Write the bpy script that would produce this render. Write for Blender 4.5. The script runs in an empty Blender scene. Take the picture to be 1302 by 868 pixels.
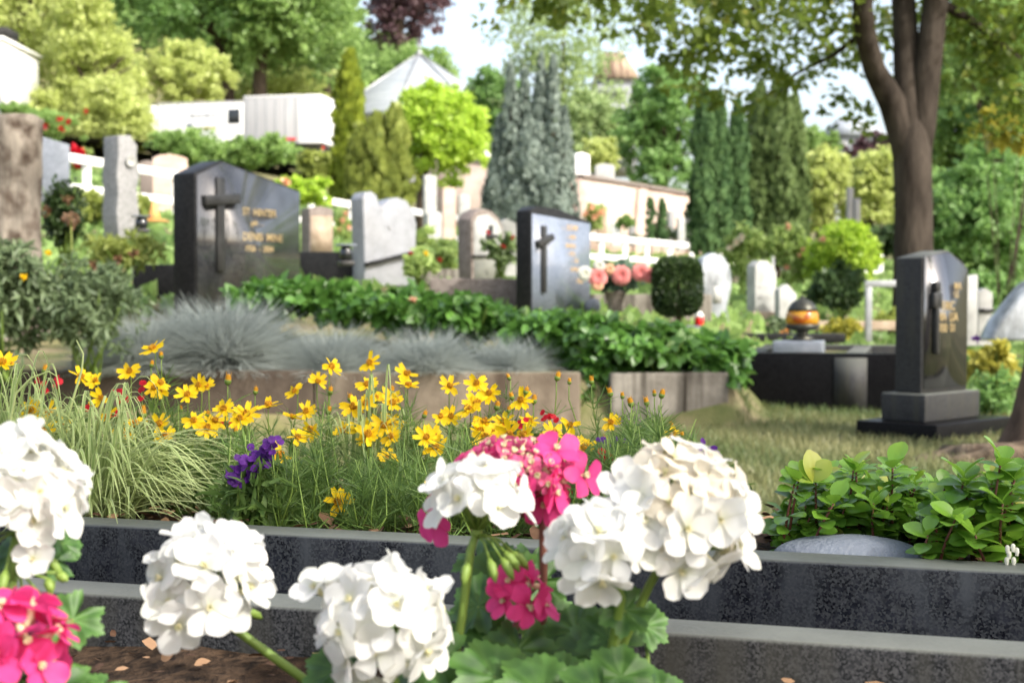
import bpy, bmesh, math, random
import numpy as np
from mathutils import Vector, Matrix
rng = np.random.default_rng(7); random.seed(7)
sc = bpy.context.scene; COL = sc.collection
PI = math.pi
# ------------------------------------------------------------------ camera
CZ, FPX, PITCH = 0.65, 1800.0, math.atan((434-385)/1800.0)
cam = bpy.data.objects.new('camera', bpy.data.cameras.new('camera')); COL.objects.link(cam)
cam.location = (0, 0, CZ); cam.rotation_euler = (PI/2-PITCH, 0, 0)
cam.data.sensor_width = 36; cam.data.lens = 36*FPX/1302
cam.data.clip_start = 0.05; cam.data.clip_end = 3000
cam.data.dof.use_dof = True; cam.data.dof.focus_distance = 1.62; cam.data.dof.aperture_fstop = 8.2
cam.data.dof.aperture_blades = 7
sc.camera = cam
SP, CP = math.sin(PITCH), math.cos(PITCH)
def at(px, py, Y):
    u, v = (px-651)/FPX, (434-py)/FPX
    k = Y/(v*SP+CP)
    return Vector((u*k, Y, CZ+(v*CP-SP)*k))
# ------------------------------------------------------------------ terrain
TPX = np.array([-400,0,300,650,740,930,960,1150,1302,1700],float)
TY = np.array([5,7.3,7.42,8.5,9.5,12,15,24,36,50,80,120,200,400,900],float)
TZ = np.array([[0]*10,[0]*10,
 [.27,.27,.27,.27,.27,.27,0,0,0,0],
 [.40,.40,.40,.36,.33,.28,.03,0,0,0],
 [.55,.55,.52,.45,.40,.30,.08,.03,.03,.03],
 [.95,.95,.85,.70,.60,.45,.38,.15,.10,.10],
 [1.2,1.2,1.05,.85,.75,.55,.50,.25,.20,.20],
 [2.3,2.2,1.9,1.5,1.3,1.0,.95,.8,.7,.7],
 [3.6,3.4,2.8,1.75,1.5,1.2,1.2,1.0,1,1],
 [5.6,5.3,4.7,2.8,2.5,2.1,2,1.8,1.7,1.7],
 [9.2,8.9,8.2,5.5,5,4.3,4,3.4,3,3],
 [21,20,17,9,8,6.5,6.5,6,7,9],
 [62,58,46,19,16,12,11,13,20,26],
 [110,104,84,36,30,22,22,26,44,56],
 [150,140,120,60,50,36,36,44,70,90]])
def tz(x, y):
    if y <= 5: return 0.0
    px = min(max(651+FPX*x/y, TPX[0]), TPX[-1]); y = min(y, TY[-1])
    i = min(np.searchsorted(TY, y, 'right')-1, len(TY)-2); t = (y-TY[i])/(TY[i+1]-TY[i])
    a = np.interp(px, TPX, TZ[i]); b = np.interp(px, TPX, TZ[i+1])
    return float(a*(1-t)+b*t)
# ------------------------------------------------------------------ materials
def newmat(name):
    m = bpy.data.materials.new(name); m.use_nodes = True
    nt = m.node_tree; nt.nodes.clear()
    return m, nt, nt.nodes, nt.links
def N(nt, typ, **kw):
    n = nt.nodes.new(typ)
    for k, v in kw.items():
        if k in n.inputs: n.inputs[k].default_value = v
        else: setattr(n, k, v)
    return n
def ramp(nt, pts):
    r = nt.nodes.new('ShaderNodeValToRGB'); e = r.color_ramp.elements
    while len(e) < len(pts): e.new(.5)
    for i, (p, c) in enumerate(pts):
        e[i].position = p; e[i].color = (*c, 1) if len(c) == 3 else c
    return r
def coords(nt, scale=(1,1,1)):
    tc = nt.nodes.new('ShaderNodeTexCoord'); mp = nt.nodes.new('ShaderNodeMapping')
    mp.inputs['Scale'].default_value = scale; nt.links.new(tc.outputs['Object'], mp.inputs['Vector'])
    return mp.outputs[0]
def mix(nt, fac, a, b, mode='MIX'):
    m = nt.nodes.new('ShaderNodeMix'); m.data_type = 'RGBA'; m.blend_type = mode
    for s, v in ((m.inputs[0], fac), (m.inputs[6], a), (m.inputs[7], b)):
        if hasattr(v, 'is_output'): nt.links.new(v, s)
        elif isinstance(v, (int, float)): s.default_value = v
        else: s.default_value = (*v, 1)
    return m.outputs[2]
def leafmat(name, dark, light, trans=.3, rough=.5, spec=.4, nscale=8., extra=None, tcol=None):
    """leaf colour runs dark..light over the tint attribute, which in crowns carries painted shade, and a little noise"""
    m, nt, nd, lk = newmat(name)
    at_ = N(nt, 'ShaderNodeAttribute', attribute_name='tint')
    no = N(nt, 'ShaderNodeTexNoise', Scale=nscale); lk.new(coords(nt), no.inputs['Vector'])
    ad = N(nt, 'ShaderNodeMath', operation='MULTIPLY_ADD'); lk.new(no.outputs[0], ad.inputs[0]); ad.inputs[1].default_value = .5
    s = N(nt, 'ShaderNodeMath', operation='SUBTRACT'); lk.new(at_.outputs['Fac'], s.inputs[0]); s.inputs[1].default_value = .25
    lk.new(s.outputs[0], ad.inputs[2])
    pts = [(0, dark), (1, light)] if extra is None else [(0, dark), (.75, light), (1, extra)]
    r = ramp(nt, pts); lk.new(ad.outputs[0], r.inputs[0])
    p = N(nt, 'ShaderNodeBsdfPrincipled', Roughness=rough); p.inputs['Specular IOR Level'].default_value = spec
    lk.new(r.outputs[0], p.inputs['Base Color'])
    t = N(nt, 'ShaderNodeBsdfTranslucent')
    c2 = mix(nt, .6, r.outputs[0], tcol if tcol else tuple(min(1, 1.6*x) for x in light)); lk.new(c2, t.inputs[0])
    ms = N(nt, 'ShaderNodeMixShader'); ms.inputs[0].default_value = trans
    lk.new(p.outputs[0], ms.inputs[1]); lk.new(t.outputs[0], ms.inputs[2])
    o = N(nt, 'ShaderNodeOutputMaterial'); lk.new(ms.outputs[0], o.inputs[0])
    return m
def surf(name, c1, c2, scale=5., rough=.7, spec=.4, bump=0., bscale=None, stretch=(1,1,1), detail=6., lo=.35, hi=.65,
         top=None, topamt=.7, speck=None, sscale=200., metal=0., rvar=.1, stain=None):
    """mottled solid: two colours by noise, optional specks, optional upward faces in another colour (weathering, painted sky sheen)"""
    m, nt, nd, lk = newmat(name)
    v = coords(nt, stretch)
    no = N(nt, 'ShaderNodeTexNoise', Scale=scale, Detail=detail, Roughness=.62); lk.new(v, no.inputs['Vector'])
    r = ramp(nt, [(lo, c1), (hi, c2)]); lk.new(no.outputs[0], r.inputs[0]); col = r.outputs[0]
    if speck:
        vo = N(nt, 'ShaderNodeTexVoronoi', Scale=sscale); lk.new(v, vo.inputs['Vector'])
        rr = ramp(nt, [(.35, (0,0,0)), (.75, (1,1,1))]); lk.new(vo.outputs['Color'], rr.inputs[0])
        col = mix(nt, rr.outputs[0], col, speck)
    if stain:
        n2 = N(nt, 'ShaderNodeTexNoise', Scale=stain[1], Detail=5); lk.new(coords(nt, stain[2]), n2.inputs['Vector'])
        r2 = ramp(nt, [(.45, (0,0,0)), (.7, (1,1,1))]); lk.new(n2.outputs[0], r2.inputs[0])
        col = mix(nt, r2.outputs[0], col, stain[0])
    p = N(nt, 'ShaderNodeBsdfPrincipled', Roughness=rough, Metallic=metal); p.inputs['Specular IOR Level'].default_value = spec
    n3 = N(nt, 'ShaderNodeTexNoise', Scale=scale*3, Detail=4); lk.new(v, n3.inputs['Vector'])
    mr = N(nt, 'ShaderNodeMapRange'); lk.new(n3.outputs[0], mr.inputs[0]); mr.inputs[3].default_value = max(.02, rough-rvar); mr.inputs[4].default_value = min(1, rough+rvar)
    rv = mr.outputs[0]
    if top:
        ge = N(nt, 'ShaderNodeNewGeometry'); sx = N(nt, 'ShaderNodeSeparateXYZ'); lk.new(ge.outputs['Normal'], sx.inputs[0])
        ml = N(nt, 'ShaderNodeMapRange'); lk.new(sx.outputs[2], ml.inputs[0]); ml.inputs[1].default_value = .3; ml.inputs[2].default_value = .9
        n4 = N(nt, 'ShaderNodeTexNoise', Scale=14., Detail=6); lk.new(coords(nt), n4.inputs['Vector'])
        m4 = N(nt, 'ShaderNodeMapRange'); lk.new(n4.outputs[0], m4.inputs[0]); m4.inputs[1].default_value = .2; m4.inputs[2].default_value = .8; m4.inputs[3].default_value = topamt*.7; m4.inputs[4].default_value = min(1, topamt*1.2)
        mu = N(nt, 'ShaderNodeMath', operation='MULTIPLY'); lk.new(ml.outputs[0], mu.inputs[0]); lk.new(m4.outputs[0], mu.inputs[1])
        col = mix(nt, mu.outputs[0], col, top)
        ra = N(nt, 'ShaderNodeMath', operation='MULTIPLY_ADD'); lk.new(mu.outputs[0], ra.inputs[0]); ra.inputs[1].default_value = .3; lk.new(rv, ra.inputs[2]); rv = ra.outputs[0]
    lk.new(col, p.inputs['Base Color']); lk.new(rv, p.inputs['Roughness'])
    if bump:
        bn = N(nt, 'ShaderNodeTexNoise', Scale=bscale or scale*2, Detail=8); lk.new(v, bn.inputs['Vector'])
        b = N(nt, 'ShaderNodeBump', Strength=min(1, bump), Distance=.02); lk.new(bn.outputs[0], b.inputs['Height']); lk.new(b.outputs[0], p.inputs['Normal'])
    o = N(nt, 'ShaderNodeOutputMaterial'); lk.new(p.outputs[0], o.inputs[0])
    return m
def petalmat(name, c, edge, trans=.35, base=None):
    m = leafmat(name, c, edge, trans=trans, rough=.55, spec=.25, nscale=220., tcol=edge)
    nt = m.node_tree; oi = nt.nodes.new('ShaderNodeObjectInfo'); r = [n for n in nt.nodes if n.type == 'VALTORGB'][0]
    mr = N(nt, 'ShaderNodeMapRange'); nt.links.new(oi.outputs['Random'], mr.inputs[0]); mr.inputs[3].default_value = .84; mr.inputs[4].default_value = 1.05
    hs = nt.nodes.new('ShaderNodeHueSaturation'); nt.links.new(mr.outputs[0], hs.inputs['Value'])
    outs = [l.to_socket for l in r.outputs[0].links]; nt.links.new(r.outputs[0], hs.inputs['Color'])
    for o_ in outs: nt.links.new(hs.outputs[0], o_)
    return m
# ------------------------------------------------------------------ mesh builder
class B:
    def __init__(s): s.V=[]; s.F=[]; s.T=[]; s.n=0
    def add(s, V, F, tint=.5):
        V = np.asarray(V, float).reshape(-1, 3)
        if isinstance(F, np.ndarray): s.F.append(F+s.n)
        else:
            by = {}
            for f in F: by.setdefault(len(f), []).append(f)
            for k in by: s.F.append(np.array(by[k], int)+s.n)
        s.V.append(V); s.n += len(V)
        s.T.append(np.full(len(V), tint, float) if np.isscalar(tint) else np.asarray(tint, float))
        return s
    def box(s, c, size, rot=0., bev=0., tint=.5, M=None):
        bm = bmesh.new(); bmesh.ops.create_cube(bm, size=1)
        for v in bm.verts: v.co = Vector((v.co.x*size[0], v.co.y*size[1], v.co.z*size[2]))
        if bev: bmesh.ops.bevel(bm, geom=list(bm.edges), offset=bev, segments=2, affect='EDGES', profile=.6)
        return s.bm(bm, M if M else Matrix.Translation(c) @ Matrix.Rotation(rot, 4, 'Z'), tint)
    def bm(s, bm, M=Matrix(), tint=.5):
        bm.verts.index_update()
        V = [M @ v.co for v in bm.verts]; F = [[v.index for v in f.verts] for f in bm.faces]; bm.free()
        return s.add(V, F, tint)
    def tube(s, pts, rad, n=8, cap=True, tint=.5, wob=0.):
        P = np.asarray([tuple(p) for p in pts], float); m = len(P)
        R = np.full(m, rad, float) if np.isscalar(rad) else np.asarray(rad, float)
        T = np.gradient(P, axis=0); T /= np.linalg.norm(T, axis=1)[:, None]+1e-9
        a = np.array([1., 0, 0]) if abs(T[0][0]) < .9 else np.array([0, 1., 0])
        V = []; th = np.linspace(0, 2*PI, n, endpoint=False)
        for i in range(m):
            a = a-T[i]*a.dot(T[i]); a /= np.linalg.norm(a); b = np.cross(T[i], a)
            rr = R[i]*(1+wob*rng.uniform(-1, 1, n))
            V.append(P[i]+(np.cos(th)*rr)[:, None]*a+(np.sin(th)*rr)[:, None]*b)
        F = [[i*n+j, i*n+(j+1)%n, (i+1)*n+(j+1)%n, (i+1)*n+j] for i in range(m-1) for j in range(n)]
        if cap: F += [list(range(n))[::-1], list(range((m-1)*n, m*n))]
        return s.add(np.vstack(V), F, tint)
    def lathe(s, c, prof, n=24, tint=.5):
        c = Vector(c); V = []; F = []
        for r, z in prof:
            for j in range(n): t = 2*PI*j/n; V.append((c.x+r*math.cos(t), c.y+r*math.sin(t), c.z+z))
        m = len(prof)
        for i in range(m-1):
            for j in range(n): F.append([i*n+j, i*n+(j+1)%n, (i+1)*n+(j+1)%n, (i+1)*n+j])
        F += [list(range(n))[::-1], list(range((m-1)*n, m*n))]
        return s.add(V, F, tint)
    def prism(s, poly, d, M=Matrix(), bev=0., tint=.5):
        """poly (x,z) outline, front at y=0, back at y=d"""
        bm = bmesh.new(); f = [bm.verts.new((x, 0, z)) for x, z in poly]; fc = bm.faces.new(f)
        r = bmesh.ops.extrude_face_region(bm, geom=[fc])
        for v in r['geom']:
            if isinstance(v, bmesh.types.BMVert): v.co.y += d
        bmesh.ops.recalc_face_normals(bm, faces=list(bm.faces))
        if bev: bmesh.ops.bevel(bm, geom=[e for e in bm.edges if e.calc_face_angle(0) > .5], offset=bev, segments=2, affect='EDGES', profile=.6)
        return s.bm(bm, M, tint)
    def blob(s, c, r, sub=3, noise=.1, fr=2., tint=.5, seed=0.):
        bm = bmesh.new(); bmesh.ops.create_icosphere(bm, subdivisions=sub, radius=1)
        from mathutils import noise as nz
        for v in bm.verts:
            k = 1+noise*nz.noise(v.co*fr+Vector((seed, seed*1.7, 0)))
            v.co = Vector((v.co.x*r[0]*k, v.co.y*r[1]*k, v.co.z*r[2]*k))
        return s.bm(bm, Matrix.Translation(c), tint)
    def leaves(s, tmpl, pos, d, nrm, size, tint):
        """copies of a leaf template: pos, axis d, normal nrm (n,3), size (n,)"""
        TV, TF, TT = tmpl; n = len(pos)
        d = d/(np.linalg.norm(d, axis=1)[:, None]+1e-9)
        x = np.cross(d, nrm); x /= np.linalg.norm(x, axis=1)[:, None]+1e-9
        z = np.cross(x, d); sz = np.asarray(size)[:, None, None]
        V = pos[:, None, :]+sz*(TV[None, :, 0:1]*x[:, None, :]+TV[None, :, 1:2]*d[:, None, :]+TV[None, :, 2:3]*z[:, None, :])
        k = len(TV)
        for f in TF:
            s.F.append((np.arange(n)[:, None, None]*k+f[None]).reshape(-1, f.shape[1])+s.n)
        s.V.append(V.reshape(-1, 3)); s.n += n*k
        s.T.append((np.asarray(tint)[:, None]+TT[None, :]).ravel())
        return s
    def xf(s, Mx):
        A = np.array(Mx); s.V = [v@A[:3,:3].T+A[:3,3] for v in s.V]; return s
    def build(s, name, mat, parent=None, smooth=False, origin=None):
        V = np.vstack(s.V)
        o = Vector(origin) if origin is not None else (wloc(parent) if parent else Vector((0, 0, 0)))
        me = bpy.data.meshes.new(name); me.vertices.add(len(V)); me.vertices.foreach_set('co', (V-np.array(o)).ravel())
        lv = np.concatenate([f.ravel() for f in s.F]); tot = np.concatenate([np.full(len(f), f.shape[1]) for f in s.F])
        st = np.concatenate([[0], np.cumsum(tot)[:-1]])
        me.loops.add(len(lv)); me.loops.foreach_set('vertex_index', lv.astype(np.int32))
        me.polygons.add(len(tot)); me.polygons.foreach_set('loop_start', st.astype(np.int32)); me.polygons.foreach_set('loop_total', tot.astype(np.int32))
        me.update(calc_edges=True)
        if smooth: me.polygons.foreach_set('use_smooth', np.ones(len(tot), bool))
        a = me.attributes.new('tint', 'FLOAT', 'POINT'); a.data.foreach_set('value', np.concatenate(s.T).astype(np.float32))
        me.materials.append(mat)
        ob = bpy.data.objects.new(name, me); COL.objects.link(ob)
        if parent: ob.parent = parent; ob.location = o-wloc(parent)
        else: ob.location = o
        return ob
def wloc(o):
    v = Vector(o.location)
    while o.parent: o = o.parent; v = v+Vector(o.location)
    return v
def tag(o, label, cat, group=None, kind=None):
    if label: o['label'] = label
    if cat: o['category'] = cat
    if group: o['group'] = group
    if kind: o['kind'] = kind
    return o
def thing(name, label, cat, loc, group=None):
    o = bpy.data.objects.new(name, None); COL.objects.link(o); o.location = loc; o.empty_display_size = .05
    return tag(o, label, cat, group)
def struct(o): o['kind'] = 'structure'; return o
def unit(n): v = rng.normal(size=(n, 3)); return v/np.linalg.norm(v, axis=1)[:, None]
# leaf templates: (verts, [faces], tint offset)
def grid_leaf(prof, nx=2, fold=.15, bend=.1, edge=0., tip=0.):
    m = len(prof); V = []; T = []
    for i, w in enumerate(prof):
        u = i/(m-1)
        for j in range(-nx, nx+1):
            t = j/nx; V.append((t*w, u, fold*abs(t)*w-bend*u*u)); T.append(edge*abs(t)+tip*u)
    k = 2*nx+1
    F = np.array([[i*k+j, i*k+j+1, (i+1)*k+j+1, (i+1)*k+j] for i in range(m-1) for j in range(k-1)])
    return np.array(V), [F], np.array(T)
RHOMB = (np.array([(0,0,0),(.42,.45,.06),(0,1,0),(-.42,.45,.06)], float), [np.array([[0,1,2,3]])], np.zeros(4))
OVAL = grid_leaf([.03,.22,.31,.33,.27,.16,.01], 1, .3, .15)
MAPLE = (np.array([(0,0,0),(.3,.05,.02),(.5,.4,.05),(.28,.5,0),(.2,.85,.03),(0,1.05,-.05),(-.2,.85,.03),(-.28,.5,0),(-.5,.4,.05),(-.3,.05,.02)], float),
         [np.array([[0,1,2,3],[0,3,7,9]]), np.array([[3,4,5,6,7]]), np.array([[9,7,8]])], np.zeros(10))
LANCE = grid_leaf([.04,.12,.14,.12,.08,.01], 1, .3, .25)
BLADE = grid_leaf([.02,.018,.014,.002], 1, .5, .35)
# ------------------------------------------------------------------ foliage masses
def crown(b, lobes, n, size, tmpl=RHOMB, clus=.28, perclus=26, shell=(.7, 1.03), droop=.1, up=.35, tv=.22):
    """leaf clumps over the lobes (centre, radii); n leaves in all"""
    C = np.array([l[0] for l in lobes], float); R = np.array([l[1] for l in lobes], float)
    w = (R[:, 0]*R[:, 2]); w = w/w.sum()
    nc = max(1, n//perclus); li = rng.choice(len(lobes), nc, p=w)
    d = unit(nc); d[:, 2] = np.where(d[:, 2] < -.55, -d[:, 2], d[:, 2])
    rad = rng.uniform(*shell, nc)[:, None]
    cc = C[li]+d*R[li]*rad
    ct = .5+rng.normal(0, tv*.6, nc)+.12*d[:, 2]  # upper clumps tinted lighter, lower ones darker: shade painted into the leaves
    k = rng.integers(0, nc, n); off = unit(n)*(rng.uniform(0, 1, n)**.5)[:, None]*(R[li][k].min(axis=1)*clus)[:, None]*np.array([1, 1, .75])
    pos = cc[k]+off; out = d[k]
    nr = out*.6+unit(n)*.7+np.array([0, 0, up]); ax = unit(n)+out*.5-np.array([0, 0, droop])
    b.leaves(tmpl, pos, ax, nr, size*rng.uniform(.6, 1.3, n), ct[k]+rng.normal(0, tv*.5, n))
def lobes_in(c, r, k, s=(.38, .58), flat=1.):
    L = [(c, tuple(np.array(r)*.62))]
    for d in unit(k):
        q = rng.uniform(*s); dd = d*np.array(r)*(1-q)
        L.append((np.array(c)+dd*np.array([1, 1, flat]), tuple(np.array(r)*q)))
    return L
BARK = None
def tree(name, label, cat, box, Y, mat, n, size, lobes=9, trunk=None, depth=None, group=None, tmpl=RHOMB, barkm=None, tr=.03, base=None, **kw):
    x0, y0, x1, y1 = box; gx, gy = (x1-x0)*.06, (y1-y0)*.06; x0 -= gx; x1 += gx; y0 -= gy; y1 += gy
    c = at((x0+x1)/2, (y0+y1)/2, Y); rx = (x1-x0)/2*Y/FPX; rz = (y1-y0)/2*Y/FPX
    ry = depth if depth else rx
    tx = at(trunk if trunk else (x0+x1)/2, y1, Y).x
    g = tz(tx, Y); t = thing(name, label, cat, (tx, Y, g), group)
    b = B(); crown(b, lobes_in(tuple(c), (rx, ry, rz), lobes), n, size, tmpl, **kw); b.build('crown', mat, t)
    b = B(); r0 = max(.06, rz*2*tr)
    zt = c.z+rz*.3
    b.tube([(tx, Y, g-.2), (tx+.02, Y, g+.35*(zt-g)), (c.x*.3+tx*.7, Y, g+.7*(zt-g)), (c.x, Y, zt)], [r0*1.3, r0, r0*.8, r0*.3], 9)
    for i in range(5):
        a = rng.uniform(0, 2*PI); q = rng.uniform(.35, .6)
        s0 = Vector((tx, Y, g+(zt-g)*q)); e = Vector((c.x+rx*.7*math.cos(a), Y+ry*.7*math.sin(a), c.z+rz*rng.uniform(-.2, .5)))
        b.tube([s0, s0.lerp(e, .5)+Vector((0, 0, .1*rz)), e], [r0*.5, r0*.3, r0*.08], 6)
    b.build('trunk', barkm or M['bark'], t, True)
    return t
def column(name, label, cat, spires, Y, mat, n, size, base_y=None, group=None, tv=.2, tip=3.4):
    """upright conifer: spires [(px_centre, py_top, half_width_px, py_base)] of sprays pointing up"""
    px = np.mean([s[0] for s in spires]); g = tz(at(px, 300, Y).x, Y)
    t = thing(name, label, cat, (at(px, 300, Y).x, Y, g), group); b = B(); bt = B()
    for cx, ty, hw, by in spires:
        top = at(cx, ty, Y); h0 = max(g-.1, at(cx, by, Y).z); H = top.z-h0; w = hw*Y/FPX
        yo = rng.uniform(-.5, .5)*w if len(spires) > 1 else 0
        m = int(n/len(spires)); nc = m//14
        u = rng.uniform(0, 1, nc); ang = rng.uniform(0, 2*PI, nc)
        prof = np.minimum(1, (1-u)*tip)**.75*(.78+.22*np.sin(PI*np.minimum(1, u*1.6+.2)))
        lump = 1+.16*np.sin(ang*3+u*9+cx)+.1*np.sin(ang*7-u*21)
        rr = w*prof*lump*rng.uniform(.35, 1., nc)**.6
        cc = np.stack([top.x+rr*np.cos(ang), Y+yo+rr*np.sin(ang), h0+u*H], 1)
        k = rng.integers(0, nc, m)
        pos = cc[k]+unit(m)*np.array([.12, .12, .25])*w*.9
        out = np.stack([np.cos(ang[k]), np.sin(ang[k]), np.zeros(m)], 1)
        ax = out*.35+np.array([0, 0, 1.])+unit(m)*.35
        ct = .45+rng.normal(0, tv, nc)+.25*(lump-1)*4*.5  # hollows between lumps tinted darker, painting their shade into the sprays
        b.leaves(RHOMB, pos, ax, out+unit(m)*.5, size*rng.uniform(.6, 1.4, m), ct[k]+rng.normal(0, .1, m))
        bt.tube([(top.x, Y+yo, g-.2), (top.x, Y+yo, h0+H*.5), (top.x, Y+yo, h0+H*.9)], [w*.16, w*.1, w*.03], 7)
    b.build('crown', mat, t); bt.build('trunk', M['bark'], t, True)
    return t
SKY, SUN, SHADE1, SHADE2 = .43, 4.7, 1000, 1300
# ------------------------------------------------------------------ materials in use
M = {}
M['bark'] = surf('bark', (.035,.026,.02), (.11,.085,.062), 9, .9, .15, bump=.9, bscale=22, stretch=(1,1,.22))
M['bark_warm'] = surf('bark_warm', (.05,.034,.024), (.15,.105,.075), 9, .9, .15, bump=.9, bscale=22, stretch=(1,1,.25))
M['grassland'] = surf('grassland', (.07,.09,.03), (.2,.185,.085), 1.3, .95, .1, bump=.6, bscale=30, lo=.4, hi=.65, stain=((.24,.19,.12), 3., (1,1,1)))
M['soil'] = surf('soil', (.018,.012,.008), (.075,.048,.03), 30, .95, .1, bump=1., bscale=60)
M['bark_chip'] = leafmat('bark_chip', (.05,.024,.014), (.3,.18,.1), 0., .8, .2, 120)
M['granite_blue'] = surf('granite_blue', (.004,.0045,.007), (.02,.022,.029), 40, .24, .2, speck=(.036,.039,.043), sscale=430, top=(.13,.14,.122), topamt=.8, lo=.42, hi=.62, stain=((.042,.047,.054), 9., (3,3,.6)), detail=10)  # top colour: dust, plus the sky's grazing reflection painted in
M['granite_grey'] = surf('granite_grey', (.007,.008,.009), (.024,.025,.027), 70, .5, .15, speck=(.06,.06,.062), stain=((.045,.044,.038), 6., (4,4,.5)), sscale=560, top=(.14,.147,.13), topamt=.85, lo=.42, hi=.62, detail=10, bump=.08, bscale=200)  # pale top is dust together with a painted sky reflection
M['polish_black'] = surf('polish_black', (.012,.012,.014), (.022,.022,.025), 60, .15, .9, speck=(.02,.02,.022), sscale=150, rvar=.03)
M['polish_black'].node_tree.nodes['Principled BSDF'].inputs['IOR'].default_value = 1.9
M['side_black'] = surf('side_black', (.005,.005,.006), (.013,.013,.014), 60, .4, .15, speck=(.022,.022,.022), sscale=120)
M['grey_stone'] = surf('grey_stone', (.13,.13,.13), (.24,.24,.245), 25, .55, .4, speck=(.3,.3,.3), sscale=160, bump=.1)
M['grey_polish'] = surf('grey_polish', (.19,.195,.21), (.29,.30,.325), 8, .22, .6, speck=(.26,.27,.29), sscale=130)
M['slab_blue'] = surf('slab_blue', (.13,.15,.18), (.2,.22,.26), 20, .4, .5)
M['pale_stone'] = surf('pale_stone', (.27,.275,.26), (.42,.425,.41), 6, .6, .3, bump=.15)
M['marble'] = surf('marble', (.07,.08,.085), (.36,.39,.42), 7, .25, .6, lo=.3, hi=.6, stretch=(1,1,.45))
M['brown_stone'] = surf('brown_stone', (.11,.085,.07), (.19,.16,.14), 18, .6, .3, speck=(.24,.2,.18), sscale=90)
M['warm_stone'] = surf('warm_stone', (.27,.2,.14), (.45,.36,.27), 9, .75, .2, bump=.2)
M['wood_stone'] = surf('wood_stone', (.11,.096,.08), (.36,.315,.26), 4.5, .85, .2, bump=.9, bscale=14, stretch=(1.3,1.3,.4), stain=((.05,.032,.022), 9., (1,1,1)))
M['pink_stone'] = surf('pink_stone', (.42,.29,.235), (.6,.47,.4), 1.5, .9, .15, bump=.4, bscale=6, stain=((.5,.44,.38), 3., (.5,.5,2.)))
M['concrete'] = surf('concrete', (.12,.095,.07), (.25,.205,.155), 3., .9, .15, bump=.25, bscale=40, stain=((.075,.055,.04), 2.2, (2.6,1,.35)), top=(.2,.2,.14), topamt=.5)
M['concrete_shaded'] = surf('concrete_shaded', (.055,.042,.033), (.105,.082,.062), 3., .9, .15, bump=.25, bscale=40, stain=((.035,.026,.02), 2.2, (2.6,1,.35)))  # darker copy of the concrete, with shade painted into its colour
M['concrete_grey'] = surf('concrete_grey', (.14,.125,.105), (.3,.275,.235), 4., .9, .15, bump=.25, bscale=40, stain=((.045,.038,.03), 5., (4,1,.2)))
M['boulder'] = surf('boulder', (.13,.145,.17), (.2,.225,.26), 5, .7, .3, bump=.3, bscale=120)
M['white_paint'] = surf('white_paint', (.74,.74,.73), (.82,.82,.81), 3., .5, .4)
M['truck_white'] = surf('truck_white', (.78,.78,.78), (.83,.83,.83), 1., .4, .4)
M['tarp'] = surf('tarp', (.36,.36,.37), (.44,.44,.45), 1.5, .55, .4, stretch=(6,1,.3))
M['rubber'] = surf('rubber', (.012,.012,.012), (.03,.03,.03), 5, .8, .3)
M['dark_glass'] = surf('dark_glass', (.01,.012,.014), (.02,.022,.025), 2, .06, .8)
M['red_plastic'] = surf('red_plastic', (.5,.01,.01), (.62,.02,.02), 10, .3, .5)
M['gold'] = surf('gold', (.33,.245,.11), (.42,.32,.16), 30, .5, .4)
M['gold_faint'] = surf('gold_faint', (.42,.28,.12), (.52,.36,.17), 30, .5, .4)
M['slab_black'] = surf('slab_black', (.003,.003,.0035), (.007,.007,.008), 60, .3, .06, speck=(.01,.01,.011), sscale=150, rvar=.05)
M['polish_grey'] = surf('polish_grey', (.02,.021,.024), (.05,.052,.057), 2.5, .07, 1., speck=(.06,.062,.066), sscale=150, rvar=.05)
M['polish_sky_sheen'] = surf('polish_sky_sheen', (.19,.22,.29), (.26,.295,.37), 3, .12, .7, speck=(.14,.17,.22), sscale=150, rvar=.03)  # blue-grey base paints the sky's reflection onto dark polished stone
M['bronze'] = surf('bronze', (.03,.028,.022), (.075,.075,.06), 30, .4, .5, metal=.6)
M['slate_roof'] = surf('slate_roof', (.26,.29,.32), (.36,.39,.42), 1.2, .6, .4, stretch=(.3,.3,5), rvar=.1)
M['terracotta'] = surf('terracotta', (.14,.09,.065), (.36,.28,.2), 2.5, .8, .2, stretch=(1.2,.05,.05), lo=.44, hi=.56)
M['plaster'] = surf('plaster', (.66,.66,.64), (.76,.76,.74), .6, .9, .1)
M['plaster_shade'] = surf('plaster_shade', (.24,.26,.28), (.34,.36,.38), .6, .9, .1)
M['zinc'] = surf('zinc', (.3,.31,.32), (.42,.43,.44), 6, .45, .5, metal=.5)
M['asphalt'] = surf('asphalt', (.045,.045,.047), (.065,.065,.066), 4, .9, .2)
M['orange'] = surf('orange', (.6,.3,.1), (.66,.36,.14), 10, .5, .3)
M['black_iron'] = surf('black_iron', (.012,.012,.012), (.03,.03,.03), 20, .4, .5)
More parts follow.
